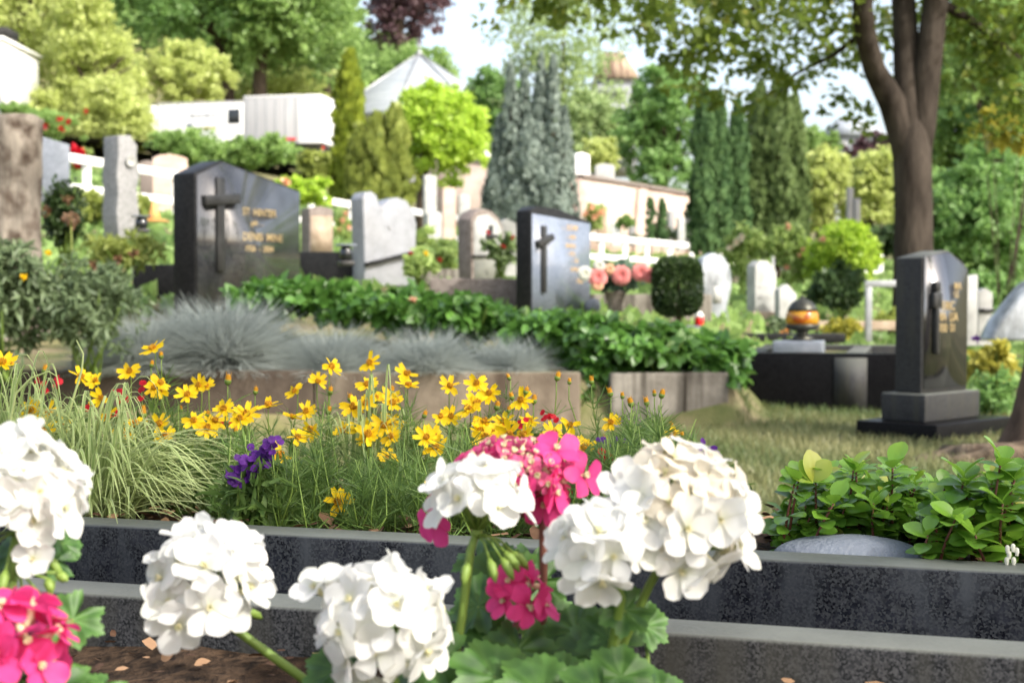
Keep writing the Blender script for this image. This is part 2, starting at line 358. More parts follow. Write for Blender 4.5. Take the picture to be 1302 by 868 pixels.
# foliage; distant greens are lightened to paint in the haze
M['f_lime'] = leafmat('foliage_lime', (.20,.32,.035), (.48,.64,.08), .4)
M['f_pale'] = leafmat('foliage_pale', (.24,.29,.08), (.54,.60,.21), .4)
M['f_green'] = leafmat('foliage_green', (.06,.13,.035), (.24,.40,.12), .4)
M['f_mid'] = leafmat('foliage_mid', (.085,.16,.04), (.30,.44,.13), .4)
M['f_dark'] = leafmat('foliage_dark', (.02,.045,.016), (.09,.15,.05), .25)
M['f_birch'] = leafmat('foliage_birch', (.15,.22,.08), (.40,.50,.23), .45)
M['f_copper'] = leafmat('foliage_copper', (.03,.015,.02), (.14,.075,.085), .25)
M['f_thuja'] = leafmat('foliage_thuja', (.10,.15,.015), (.36,.42,.05), .3)
M['f_droop'] = leafmat('foliage_droop', (.13,.17,.03), (.36,.41,.10), .35)
M['f_blue'] = leafmat('foliage_blue', (.10,.135,.115), (.34,.41,.36), .15)
M['f_cypress'] = leafmat('foliage_cypress', (.035,.085,.03), (.15,.26,.10), .2)
M['f_cypress_b'] = leafmat('foliage_cypress_olive', (.045,.08,.022), (.2,.28,.1), .25)
M['f_syc'] = leafmat('foliage_sycamore', (.04,.07,.012), (.16,.22,.035), .55, extra=(.26,.24,.03), tcol=(.22,.32,.05))
M['f_box'] = leafmat('foliage_box', (.012,.03,.008), (.05,.09,.02), .2)
M['f_rose'] = leafmat('foliage_rose', (.14,.22,.05), (.46,.57,.2), .4)
M['f_sage'] = leafmat('foliage_sage', (.04,.07,.03), (.17,.23,.11), .25)
M['f_fescue'] = leafmat('foliage_fescue', (.19,.22,.205), (.50,.54,.51), .25)
M['f_bed'] = leafmat('foliage_bed', (.022,.07,.012), (.13,.28,.05), .3, .35, .5)
M['f_yell'] = leafmat('foliage_yellow', (.22,.22,.03), (.5,.46,.08), .3)
M['f_grass'] = leafmat('foliage_grass', (.055,.10,.025), (.25,.245,.11), .25)
M['f_thread'] = leafmat('foliage_thread', (.035,.075,.015), (.16,.26,.06), .35)
M['f_sedge'] = leafmat('foliage_sedge', (.11,.20,.035), (.54,.60,.29), .3)
M['f_winter'] = leafmat('foliage_winter', (.04,.11,.015), (.2,.38,.04), .3, .28, .6, extra=(.40,.38,.06))
M['f_geran'] = leafmat('foliage_geranium', (.014,.05,.01), (.10,.215,.04), .18, .5, .4, nscale=40)
M['stem'] = leafmat('stem_green', (.07,.13,.02), (.22,.32,.06), .15)
M['stem_red'] = leafmat('stem_red', (.1,.03,.02), (.22,.09,.06), .1)
M['dry'] = leafmat('dry_stalk', (.12,.06,.03), (.3,.18,.1), .1)
M['p_white'] = petalmat('petal_white', (.64,.66,.48), (.84,.835,.81), .45)
M['p_cream'] = petalmat('petal_cream', (.62,.50,.31), (.83,.78,.68), .45)
M['p_pink'] = petalmat('petal_pink', (.50,.012,.11), (.84,.075,.29), .4)
M['p_pinkdull'] = petalmat('petal_pink_fading', (.33,.03,.09), (.62,.11,.24))
M['p_yellow'] = petalmat('petal_yellow', (.80,.47,.005), (.93,.69,.014))
M['p_disc'] = petalmat('flower_disc', (.42,.17,.005), (.65,.34,.01), .1)
M['p_purple'] = petalmat('petal_purple', (.05,.008,.12), (.14,.03,.28))
M['p_red'] = petalmat('petal_red', (.32,.004,.012), (.62,.012,.03))
M['p_rose'] = petalmat('petal_rose', (.62,.16,.16), (.85,.36,.33))
M['p_peach'] = petalmat('petal_peach', (.75,.38,.22), (.9,.6,.4))
# ------------------------------------------------------------------ light
SEL, SAZ = math.radians(40), math.radians(128)
w = bpy.data.worlds.new('World'); sc.world = w; w.use_nodes = True
sk = w.node_tree.nodes.new('ShaderNodeTexSky'); sk.sky_type = 'NISHITA'; sk.sun_disc = False
sk.sun_elevation = SEL; sk.sun_rotation = SAZ; sk.air_density = 1.; sk.dust_density = 4.5; sk.ozone_density = 1.
bg = w.node_tree.nodes['Background']; hs_ = w.node_tree.nodes.new('ShaderNodeHueSaturation'); hs_.inputs['Saturation'].default_value = .72; w.node_tree.links.new(sk.outputs[0], hs_.inputs['Color']); w.node_tree.links.new(mix(w.node_tree, 1., hs_.outputs[0], (1., .985, .96), 'MULTIPLY'), bg.inputs[0]); bg.inputs[1].default_value = SKY
sd = bpy.data.lights.new('sun', 'SUN'); sd.energy = SUN; sd.angle = math.radians(.53); sd.color = (1, .97, .90)
so = bpy.data.objects.new('sun', sd); COL.objects.link(so)
tosun = Vector((math.sin(SAZ)*math.cos(SEL), math.cos(SAZ)*math.cos(SEL), math.sin(SEL)))
so.rotation_euler = tosun.to_track_quat('Z', 'Y').to_euler(); so.location = tosun*60
sc.view_settings.view_transform = 'Standard'; sc.view_settings.look = 'None'; sc.view_settings.exposure = 0; sc.view_settings.gamma = 1
sc.cycles.use_denoising = True; sc.cycles.max_bounces = 8; sc.cycles.transparent_max_bounces = 8
# ------------------------------------------------------------------ setting
rows = [-60,-25,-8,0,2,4,5,6,7,7.3,7.42,7.7,8,8.5,9,9.5,10,11,12,13.5,15,18,21,24,30,36,43,50,60,70,80,100,120,150,200,300,400,600,900]
cols = np.linspace(-1.6, 1.6, 161)
V = [(c*max(y, 8), y, tz(c*max(y, 8), y)-(.0 if y > 5 else 0)) for y in rows for c in cols]
k = len(cols)
F = np.array([[i*k+j, i*k+j+1, (i+1)*k+j+1, (i+1)*k+j] for i in range(len(rows)-1) for j in range(k-1)])
b = B().add(V, F); struct(b.build('ground', M['grassland'], smooth=True))
# road above the hedge, where the lorry stands
b = B(); ys = [78, 84.5]; xs = np.linspace(-45, 8, 28)
V = [(x, y, max(tz(x, 78), tz(x, 84.5))+.06) for y in ys for x in xs]; k = len(xs)
b.add(V, np.array([[j, j+1, k+j+1, k+j] for j in range(k-1)])); struct(b.build('road', M['asphalt']))
# ------------------------------------------------------------------ granite kerbs of the two near graves
KA = math.atan(.30); KD = Vector((math.cos(KA), -math.sin(KA), 0)); KN = Vector((math.sin(KA), math.cos(KA), 0))
def kp(s, t, z): v = KD*s+KN*t; return Vector((v.x, v.y, z))
def kerb(name, label, tb, th, ztop, zbot, s0, s1, m, bev=.004):
    b = B(); b.box(kp((s0+s1)/2, tb-th/2, (ztop+zbot)/2), (s1-s0, th, ztop-zbot), -KA, bev)
    o = b.build(name, m, origin=kp((s0+s1)/2, tb-th/2, zbot)); tag(o, label, 'kerb'); return o
TN = 1.25*math.cos(KA); TB_ = 1.6255*math.cos(KA)
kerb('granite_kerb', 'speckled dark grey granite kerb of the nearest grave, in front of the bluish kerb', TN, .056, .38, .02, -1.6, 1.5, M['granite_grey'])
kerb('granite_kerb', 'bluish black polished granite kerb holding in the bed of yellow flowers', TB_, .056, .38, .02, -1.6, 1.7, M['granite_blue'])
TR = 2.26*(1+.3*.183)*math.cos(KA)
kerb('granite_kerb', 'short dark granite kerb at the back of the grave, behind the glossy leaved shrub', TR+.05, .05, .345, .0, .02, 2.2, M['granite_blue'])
# soil of the two near graves
def soil(name, s0, s1, t0, t1, z0, z1, amp):
    from mathutils import noise as nz
    ns, nt_ = 90, 30; V = []
    for i in range(nt_+1):
        for j in range(ns+1):
            s = s0+(s1-s0)*j/ns; t = t0+(t1-t0)*i/nt_; p = kp(s, t, 0)
            V.append((p.x, p.y, z0+(z1-z0)*i/nt_+amp*(nz.noise(p*9)+.5*nz.noise(p*31)+.3*nz.noise(p*70))))
    F = np.array([[i*(ns+1)+j, i*(ns+1)+j+1, (i+1)*(ns+1)+j+1, (i+1)*(ns+1)+j] for i in range(nt_) for j in range(ns)])
    o = B().add(V, F).build(name, M['soil'], smooth=True); return struct(o)
soil('flower_bed_soil', -1.6, 2.2, TB_+.001, TR, .365, .31, .006)
soil('grave_soil', -1.6, 1.5, .35, TN-.057, .31, .335, .01)
def chips(name, s0, s1, t0, t1, z0, z1, n, size):
    b = B(); s = rng.uniform(s0, s1, n); t = rng.uniform(t0, t1, n)
    pos = np.array([tuple(kp(a, c, z0+(z1-z0)*(c-t0)/(t1-t0)+.006+rng.uniform(0, .008))) for a, c in zip(s, t)])
    bo = np.array(at(1088, 702, 1.59)); pos = pos[np.hypot(pos[:, 0]-bo[0], pos[:, 1]-bo[1]) > .11]; n = len(pos)
    nr = unit(n)*.5+np.array([0, 0, 1]); ax = unit(n)*np.array([1, 1, .25])
    b.leaves((np.array([(-.3,0,0),(.25,.05,.05),(.33,.5,.08),(.2,1,0),(-.2,.9,.03),(-.35,.5,-.02)], float), [np.array([[0,1,2,5],[5,2,3,4]])], np.zeros(6)),
             pos, ax, nr, size*rng.uniform(.4, 1.3, n)*1., rng.uniform(0, 1, n)**1.6)
    o = b.build(name, M['bark_chip']); tag(o, 'loose brown bark chips scattered over dark soil', None, kind='stuff'); return o
chips('bark_mulch', -1.2, 1.4, .6, TN-.06, .32, .338, 900, .013)
chips('bark_mulch', -1.2, 2., TB_+.01, TR-.02, .368, .318, 3000, .018)
# ------------------------------------------------------------------ lawn
b = B(); n = 70000
px = np.where(rng.uniform(0, 1, n) < .6, rng.uniform(820, 1420, n), rng.uniform(-200, 1700, n)); Y = rng.uniform(2.9, 9.4, n); ok = (px > 940) | (Y < 7.15); px = px[ok]; Y = Y[ok]; n = len(px); X = (px-651)/FPX*Y
pos = np.array([(x, y, tz(x, y)) for x, y in zip(X, Y)])
ax = unit(n)*np.array([.7, .7, .2])+np.array([0, 0, .9])
patch = .42+.42*np.sin(X*2.3+1)*np.sin(Y*1.7)+.22*np.sin(X*6+Y*3)  # dry patches, strengthened to paint sun dapples into the grass colour
b.leaves((np.array([(-.05,0,0),(.05,0,0),(.03,.6,.02),(0,1,-.12),(-.03,.6,.02)], float), [np.array([[0,1,2,4]]), np.array([[4,2,3]])], np.zeros(5)),
         pos, ax, unit(n), .05*rng.uniform(.5, 1.4, n), patch+rng.normal(0, .2, n))
tag(b.build('grass', M['f_grass']), 'thin dry lawn grass with worn yellow patches and painted sun dapples between the graves', None, kind='stuff')
# rough low growth on the slope between the graves
b = B(); n = 30000
px = rng.uniform(-60, 1340, n); Y = rng.uniform(9.6, 60, n)**1.0; X = (px-651)/FPX*Y
pos = np.array([(x, y, tz(x, y)) for x, y in zip(X, Y)])
ax = unit(n)*np.array([.8, .8, .3])+np.array([0, 0, .7])
b.leaves(RHOMB, pos, ax, unit(n)+np.array([0, 0, .6]), .10*rng.uniform(.4, 1.2, n)*(1+Y/40), .5+.4*np.sin(X*1.1)*np.sin(Y*.6)+rng.normal(0, .18, n))
tag(b.build('ground_cover', M['f_mid']), 'low mixed weeds and grass on the slope between the graves', None, kind='stuff')
# ------------------------------------------------------------------ gravestones
def text_mesh(s, size, align='LEFT'):
    cu = bpy.data.curves.new('lettering', 'FONT'); cu.body = s; cu.size = size; cu.extrude = .0015; cu.align_x = align; cu.offset = size*.006
    o = bpy.data.objects.new('lettering', cu); COL.objects.link(o)
    me = bpy.data.meshes.new_from_object(o); bpy.data.objects.remove(o); bpy.data.curves.remove(cu)
    V = np.array([tuple(v.co) for v in me.vertices]); F = [list(p.vertices) for p in me.polygons]; bpy.data.meshes.remove(me)
    return V, F
class Stone:
    """slab whose front-left corner stands at pixel pxL, distance YL, turned by psi; pxS is the far edge of its left side"""
    def __init__(s, name, label, pxS, pxL, pxR, YL, psi, pyB, prof, mat, bev=.006, cat='gravestone', group=None, dmin=.08, sink=.05):
        s.psi = psi = math.radians(psi); uS, uL, uR = [(p-651)/FPX for p in (pxS, pxL, pxR)]
        XL = uL*YL; s.W = (uR*YL-XL)/(math.cos(psi)-uR*math.sin(psi))
        s.d = max(dmin, (XL-uS*YL)/(math.sin(psi)+uS*math.cos(psi)))
        zb = at(pxL, pyB, YL).z-sink; s.zb = zb
        s.M = Matrix.Translation((XL, YL, zb)) @ Matrix.Rotation(psi, 4, 'Z')
        s.YL = YL
        poly = [(0, 0)]+[(f*s.W, s.z(f, py)) for f, py in prof]+[(s.W, 0)]
        s.t = thing(name, label, cat, s.M @ Vector((s.W/2, s.d/2, 0)), group)
        s.body = B().prism(poly, s.d, s.M, bev).build('slab', mat, s.t)
    def z(s, f, py):
        Y = s.YL+f*s.W*math.sin(s.psi); return CZ+at(651, py, Y).z-CZ-s.zb
    def loc(s, f, z, y=0): return s.M @ Vector((f*s.W, y, z))
    def panel(s, name, poly, mat, th=.004, proud=.003, bev=0.):
        return B().prism([(f*s.W, z) for f, z in poly], th+proud, s.M @ Matrix.Translation((0, -proud-th, 0)), bev).build(name, mat, s.t)
    def text(s, lines, mat, name='inscription'):
        b = B()
        for txt, f, z, size in lines:
            V, F = text_mesh(txt, size); V2 = np.stack([V[:, 0]*1., -.0085-V[:, 2]*.6, V[:, 1]], 1)
            b.add([s.M @ Vector((v[0]+f*s.W, v[1], v[2]+z)) for v in V2], F)
        return b.build(name, mat, s.t)
    def cross(s, f, z0, z1, w, zc, arm, mat, tilt=0., th=.03):
        b = B(); x = f*s.W
        b.box((0,0,0), (w, th, z1-z0), bev=.004, M=s.M @ Matrix.Translation((x, -th/2-.003, (z0+z1)/2)))
        o = b.build('cross', mat, s.t)
        a = B().box((0,0,0), (arm, th*1.5, w*.9), bev=.006, M=s.M @ Matrix.Translation((x, -th*.9-.003, zc)) @ Matrix.Rotation(tilt, 4, 'Y'))
        a.build('cross_arm', mat, o); return o
# tall black stone with the slanting top, left
S = Stone('gravestone', 'large polished black gravestone with slanting top, big cross and gold lettering', 221, 249, 382, 9.15, 60, 405,
          [(0,220),(.24,204),(1,243)], M['side_black'])
S.panel('front_face', [(.012,.03),(.988,.03),(.988,S.z(1,243)-.012),(.24,S.z(.24,204)-.014),(.012,S.z(0,220)-.012)], M['polish_grey'], .005)
S.cross(.2, S.z(.2,345), S.z(.2,226), .075, S.z(.2,254), .34, M['black_iron'], -.1)
S.text([('ST  HINTER', .42, S.z(.42,273), .07), ('geb  . .', .5, S.z(.5,286), .05), ('DENIS  MINE', .42, S.z(.42,305), .075), ('1926  -  2004', .44, S.z(.44,319), .055)], M['gold'])
# heart-shaped stone
hp = [(.02,345),(.0,290),(-.02,252),(.04,245),(.14,243),(.24,248),(.3,261),(.36,262),(.5,254),(.65,251),(.82,255),(.95,268),(1.02,285),(1,315),(.93,345)]
S = Stone('gravestone', 'pale grey heart shaped gravestone with a slanted ledge across its foot', 447, 463, 529, 12, 45, 356, hp, M['grey_polish'], .012)
S.panel('ledge', [(0,.17),(.9,.28),(.9,.305),(0,.195)], M['side_black'], .05)
S.text([('R . . .', .45, .48, .05)], M['grey_stone'])
# arched stone with cross
ap = [(0,278),(.12,270),(.35,265),(.6,268),(.85,277),(1,290)]
S = Stone('gravestone', 'arched pale gravestone with dark sides and a slim dark cross', 582, 600, 640, 12.8, 50, 357, ap, M['brown_stone'], .01)
S.panel('front_face', [(.06,.05),(.94,.05),(.94,.53),(.8,.6),(.5,.66),(.2,.64),(.06,.58)], M['pale_stone'], .004)
S.cross(.55, .26, .56, .035, .46, .13, M['black_iron'], 0)
S.panel('ledge', [(0,.26),(1,.28),(1,.3),(0,.28)], M['side_black'], .03)
S.text([('S', .42, .1, .06)], M['black_iron'])
S = Stone('gravestone', 'small white stone half hidden behind the blue grey stone', 628, 632, 662, 14.5, 20, 345, [(0,284),(.4,278),(1,286)], M['pale_stone'])
S.panel('ledge', [(0,.3),(1,.3),(1,.33),(0,.33)], M['side_black'], .02)
# dark polished stone with cross, its sky reflection painted blue-grey
S = Stone('gravestone', 'polished dark gravestone, sky sheen painted blue grey, black side, tall cross and faded gold lettering', 656, 675, 750, 10.6, 56, 397,
          [(0,268),(.1,262),(.42,265),(1,282)], M['side_black'])
S.panel('front_face', [(.01,.04),(.99,.04),(.99,S.z(1,283)-.01),(.01,S.z(0,269)-.015)], M['polish_sky_sheen'], .005)
S.cross(.17, S.z(.17,372), S.z(.17,287), .055, S.z(.17,306), .22, M['black_iron'], -.3)
S.text([('- . SCHM', .5, S.z(.5,292), .06), ('- 1894', .58, S.z(.58,304), .05), ('MARIA', .56, S.z(.56,315), .05), ('- 1921', .58, S.z(.58,325), .05), ('- 30', .68, S.z(.68,334), .05), ('ANNA', .64, S.z(.64,345), .05), ('1960', .74, S.z(.74,360), .05)], M['gold_faint'])
B().blob(S.loc(.85, .09, -.1), (.07, .04, .07), 2, .1).build('side_stone', M['slab_blue'], S.t, True)
# black stone on a stepped plinth, right
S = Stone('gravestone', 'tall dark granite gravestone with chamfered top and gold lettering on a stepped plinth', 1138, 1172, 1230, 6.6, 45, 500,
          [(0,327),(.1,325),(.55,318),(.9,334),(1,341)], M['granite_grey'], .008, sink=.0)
H = S.z(.5, 318)
S.panel('front_face', [(.03,.02),(.97,.02),(.97,H-.09),(.55,H-.012),(.1,H-.03),(.03,H-.035)], M['polish_black'], .004)
b = B(); fx, fz = .2*S.W, 0
for z0, z1, wd in ((S.z(.2,450),S.z(.2,366),.028), (S.z(.2,392),S.z(.2,372),.075), (S.z(.2,371),S.z(.2,358),.04)):
    b.box((0,0,0), (wd, .03, z1-z0), bev=.008, M=S.M @ Matrix.Translation((fx, -.025, (z0+z1)/2)))
b.build('cross', M['black_iron'], S.t)
S.text([('MA', .66, S.z(.66,368), .05), ('LE', .66, S.z(.66,378), .045), ('ERIC', .4, S.z(.4,394), .06), ('MA  LIA', .3, S.z(.3,408), .058), ('1930  01', .26, S.z(.26,422), .055)], M['gold'])
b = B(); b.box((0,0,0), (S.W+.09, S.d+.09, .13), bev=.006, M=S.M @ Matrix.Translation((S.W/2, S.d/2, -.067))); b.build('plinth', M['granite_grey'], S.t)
b = B(); b.box((0,0,0), (S.W+.3, S.d+.28, .16), bev=.006, M=S.M @ Matrix.Translation((S.W/2+.04, S.d/2, -.214))); b.build('base', M['slab_black'], S.t)
# wavy stele, rough stele, slanted slab
wp = [(-.1,268),(.0,245),(-.08,222),(.02,196),(.0,172),(.6,172),(.95,186),(.9,200),(1.05,222),(.9,242),(1,270)]
S = Stone('gravestone', 'slim wavy grey gravestone with a carved hollow near its top', 133, 152, 178, 12.2, 50, 296, wp, M['grey_stone'], .01)
B().lathe((0,0,0), [(.03,0),(.055,.02),(.05,.03),(.03,.012)], 16).xf(S.M @ Matrix.Translation((.55*S.W, 0, S.z(.5,205))) @ Matrix.Rotation(PI/2, 4, 'X')).build('carved_rose', M['pale_stone'], S.t)
t = thing('gravestone', 'tall rough brown gravestone like a weathered tree stump at the left edge', 'gravestone', (at(10, 330, 8.8).x, 8.8, .45))
bm = bmesh.new(); c = at(12, 330, 8.8)
from mathutils import noise as nz
nu, nv = 40, 46; V = []
for i in range(nv+1):
    z = .4+(at(12, 150, 8.8).z-.4)*i/nv
    for j in range(nu):
        a = 2*PI*j/nu; r = .21*(1+.10*nz.noise(Vector((math.cos(a)*2.2, math.sin(a)*2.2, z*1.2)))+.07*nz.noise(Vector((math.cos(a)*6, math.sin(a)*6, z*1.3)))+.04*nz.noise(Vector((a*3, z*9, 0))))
        q = 1+.12*math.exp(-(z-.4)*3); ca, sa = math.cos(a), math.sin(a)
        V.append((c.x-.02+r*q*ca*1.05, 8.8+r*q*sa*.75, z+.03*nz.noise(Vector((ca, sa, 5)))*(i == nv)))
bm.free(); F = [[i*nu+j, i*nu+(j+1)%nu, (i+1)*nu+(j+1)%nu, (i+1)*nu+j] for i in range(nv) for j in range(nu)]+[list(range(nv*nu, nv*nu+nu))]
B().add(V, F).build('block', M['wood_stone'], t, True)
S = Stone('gravestone', 'plain slate grey slab with slanting top behind the dark shrub', 46, 50, 90, 13, 15, 250, [(0,172),(1,184)], M['slab_blue'])
# round marble stone, two small stones
S = Stone('gravestone', 'rounded marbled grey stone beside the clipped bush', 884, 893, 930, 12.6, 25, 414,
          [(.05,372),(-.08,345),(.05,328),(.4,321),(.75,326),(1,345),(1.02,365),(.85,392)], M['marble'], .02)
S.panel('name_plate', [(.35,.25),(.65,.25),(.65,.4),(.35,.4)], M['pale_stone'], .003)
S = Stone('gravestone', 'small pale gravestone with curved top and dark left side', 949, 960, 987, 14, 28, 404, [(0,338),(.25,331),(.6,332),(1,345)], M['pale_stone'])
S.text([('S - - -', .15, .34, .05), ('M - - -', .15, .24, .05)], M['grey_stone'])
B().box((0,0,0), (S.W+.1, S.d+.1, .1), bev=.01, M=S.M @ Matrix.Translation((S.W/2, S.d/2, .06))).build('plinth', M['warm_stone'], S.t)
S = Stone('gravestone', 'lowest pale gravestone with pointed top, right of the small curved one', 986, 991, 1013, 13.8, 28, 410, [(0,368),(.45,361),(1,374)], M['pale_stone'])
# pale stones behind the right-hand black stone
S = Stone('gravestone', 'white upright slab just right of the tall dark granite stone', 1225, 1228, 1243, 11.5, 20, 432, [(0,352),(1,349)], M['pale_stone'])
S = Stone('gravestone', 'second white slab behind, with a dark bar across it', 1242, 1244, 1262, 11.8, 20, 432, [(0,372),(.5,366),(1,372)], M['pale_stone'])
S.panel('bar', [(0,.28),(1,.28),(1,.31),(0,.31)], M['black_iron'], .02)
o = B().prism([(-.3,0),(-.22,.15),(.02,.42),(.16,.5),(.3,.45),(.36,0)], .2, Matrix.Translation(at(1306, 425, 10.5)-Vector((0,0,.05))) @ Matrix.Rotation(.2, 4, 'Z'), .03)  .build('gravestone', M['marble'], origin=at(1306, 425, 10.5)); tag(o, 'rough grey white boulder stone leaning behind the yellow bush', 'gravestone')
# blocks and kerbs of the graves in the middle
def block(name, label, px0, px1, py0, py1, Y, d, mat, rot=0., cat='grave border', bev=.01, group=None):
    a = at(px0, py0, Y); c = at(px1, py1, Y); w = c.x-a.x; h = a.z-c.z
    o = B().box(((a.x+c.x)/2, Y+d/2, (a.z+c.z)/2), (w, d, h), rot, bev).build(name, mat, origin=((a.x+c.x)/2, Y+d/2, c.z)); tag(o, label, cat, group); return o
block('grave_border', 'low brown granite border in front of the arched stone', 546, 662, 354, 398, 11.2, .12, M['brown_stone'], .05)
block('grave_border', 'dark grey granite border right of the large black stone', 378, 452, 320, 375, 12.2, .14, M['side_black'])
block('grave_border', 'grey granite border left of the large black stone', 168, 226, 336, 385, 10.6, .14, M['side_black'])
block('grave_border', 'grey blocks under the small plants between heart stone and arched stone', 528, 585, 342, 362, 12.9, .3, M['concrete_grey'])
block('grave_border', 'pale streaked concrete border behind the flower vase', 742, 905, 374, 412, 11.8, .12, M['concrete_grey'], -.03)
block('grave_border', 'dark flat border behind the amber lantern', 920, 1075, 424, 436, 11.6, .15, M['side_black'], -.02)
block('grave_border', 'long low concrete border across the back of the right-hand graves', 905, 1140, 408, 420, 13., .12, M['warm_stone'], -.02)
S = Stone('gravestone', 'square brown and golden gravestone right of the large black one', 383, 394, 424, 14.5, 35, 330, [(0,265),(.5,262),(1,266)], M['brown_stone'])
S.panel('front_face', [(.05,.1),(.95,.1),(.95,.5),(.05,.5)], M['warm_stone'], .004)
# low wall of concrete slabs that holds the raised bed
def wall(label, px0, px1, py0, py1, Y0, Y1, mat, th=.07):
    a = at(px0, py0, Y0); c = at(px1, py0, Y1); L = (c-a).length; rot = math.atan2(c.y-a.y, c.x-a.x); zb = -.12; zt = (a.z+c.z)/2
    m = (a+c)/2
    o = B().box((m.x, m.y+th/2, (zt+zb)/2), (L, th, zt-zb), rot, .008).build('concrete_slab', mat, origin=(m.x, m.y, zb)); tag(o, label, 'low wall'); return o
wall('long brown concrete edging slab, shade painted in, behind the grass clump', -140, 398, 471, 560, 7.36, 7.33, M['concrete_shaded'])
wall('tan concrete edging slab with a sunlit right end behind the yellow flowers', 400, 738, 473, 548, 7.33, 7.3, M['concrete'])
wall('streaked concrete edging slab under the overhanging leafy plants', 776, 926, 474, 545, 7.3, 7.36, M['concrete_grey'])
# big dark slab grave with the lantern
a, c = at(938, 447, 8.45), at(1140, 450, 8.2)
t = thing('grave_slab', 'low black polished grave surround with an empty flat top, right of the leafy plants', 'grave', ((a.x+c.x)/2, 9.2, .05))
rot = math.atan2(c.y-a.y, c.x-a.x); ux = Vector((math.cos(rot), math.sin(rot), 0)); uy = Vector((-ux.y, ux.x, 0)); L = (c-a).length
def sl(x0, x1, y0, y1, z0, z1, nm, mt, bev=.005):
    p = a+ux*((x0+x1)/2)+uy*((y0+y1)/2); B().box((p.x, p.y, (z0+z1)/2), (x1-x0, y1-y0, z1-z0), rot, bev).build(nm, mt, t)
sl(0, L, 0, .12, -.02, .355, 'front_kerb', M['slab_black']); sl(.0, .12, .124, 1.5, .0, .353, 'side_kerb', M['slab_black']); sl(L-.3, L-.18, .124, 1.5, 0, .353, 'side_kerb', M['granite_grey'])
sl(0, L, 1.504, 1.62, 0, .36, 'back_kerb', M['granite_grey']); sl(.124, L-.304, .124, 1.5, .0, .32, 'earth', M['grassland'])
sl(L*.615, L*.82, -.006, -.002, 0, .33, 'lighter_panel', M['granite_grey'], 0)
p = at(1020, 446, 9.0)
o = B().box((p.x, 9.1, .335+.03), (.31, .3, .085), rot, .008).build('lantern_plinth', M['slab_blue'], origin=(p.x, 9.1, .33)); tag(o, 'small grey stone block under the amber grave lantern', 'plinth')
p = at(1022, 437, 9.05); zb = .409
t = thing('grave_lantern', 'egg shaped amber glass grave lantern on a dark bronze foot', 'lantern', (p.x, 9.1, zb))
B().lathe((p.x, 9.1, zb), [(.07,0),(.075,.012),(.05,.03),(.035,.05),(.045,.062),(.09,.07),(.11,.085),(.112,.1),(.104,.104)], 28).build('foot', M['bronze'], t, True)
m, nt, nd, lk = newmat('amber_glass'); pb = N(nt, 'ShaderNodeBsdfPrincipled', Roughness=.08); pb.inputs['Specular IOR Level'].default_value = .8
vo = N(nt, 'ShaderNodeTexVoronoi', Scale=14.); lk.new(coords(nt), vo.inputs['Vector']); r = ramp(nt, [(.1, (.35,.05,.008)), (.5, (.55,.24,.012)), (.9, (.68,.42,.04))]); lk.new(vo.outputs['Color'], r.inputs[0]); lk.new(r.outputs[0], pb.inputs['Base Color'])
tl = N(nt, 'ShaderNodeBsdfTranslucent'); lk.new(r.outputs[0], tl.inputs[0]); mx = N(nt, 'ShaderNodeMixShader'); mx.inputs[0].default_value = .3; lk.new(pb.outputs[0], mx.inputs[1]); lk.new(tl.outputs[0], mx.inputs[2])
lk.new(mx.outputs[0], N(nt, 'ShaderNodeOutputMaterial').inputs[0])
B().lathe((p.x, 9.1, zb+.1), [(.1,.0),(.106,.03),(.103,.062),(.094,.09)], 28).build('glass', m, t, True)
B().lathe((p.x, 9.1, zb+.188), [(.097,0),(.09,.02),(.072,.05),(.046,.07),(.02,.08),(.014,.096),(.004,.1)], 24).build('lid', M['bronze'], t, True)
# red grave candle
p = at(889, 414, 11); t = thing('grave_candle', 'small red grave candle with white cap beside the clipped bush', 'candle', (p.x, 11, p.z))
B().lathe(p, [(.03,0),(.036,.01),(.036,.06),(.033,.066)], 16).build('glass', M['red_plastic'], t, True)
B().lathe(p+Vector((0,0,.067)), [(.034,0),(.034,.018),(.022,.024),(.022,.04),(.005,.045)], 16).build('cap', M['white_paint'], t, True)
block('candle_plinth', 'small bluish stone under the red candle', 873, 905, 414, 425, 10.95, .2, M['slab_blue'], cat='plinth')
# grey metal rail frame
p0, p1 = at(1104, 420, 12.5), at(1104, 365, 12.5); p2 = at(1150, 366, 12.5); p3 = at(1150, 420, 12.5)
t = thing('metal_frame', 'grey square metal hoop in front of the sycamore trunk', 'frame', p0)
B().box((p0.x, 12.5, (p0.z+p1.z)/2-.05), (.055, .05, p1.z-p0.z+.1), 0, .006).build('post', M['zinc'], t)
B().box((p3.x, 12.5, (p0.z+p1.z)/2-.05), (.055, .05, p1.z-p0.z+.1), 0, .006).build('post', M['zinc'], t)
B().box(((p1.x+p2.x)/2, 12.5, p1.z+.03), (p2.x-p1.x+.06, .052, .058), 0, .006).build('top_bar', M['zinc'], t)
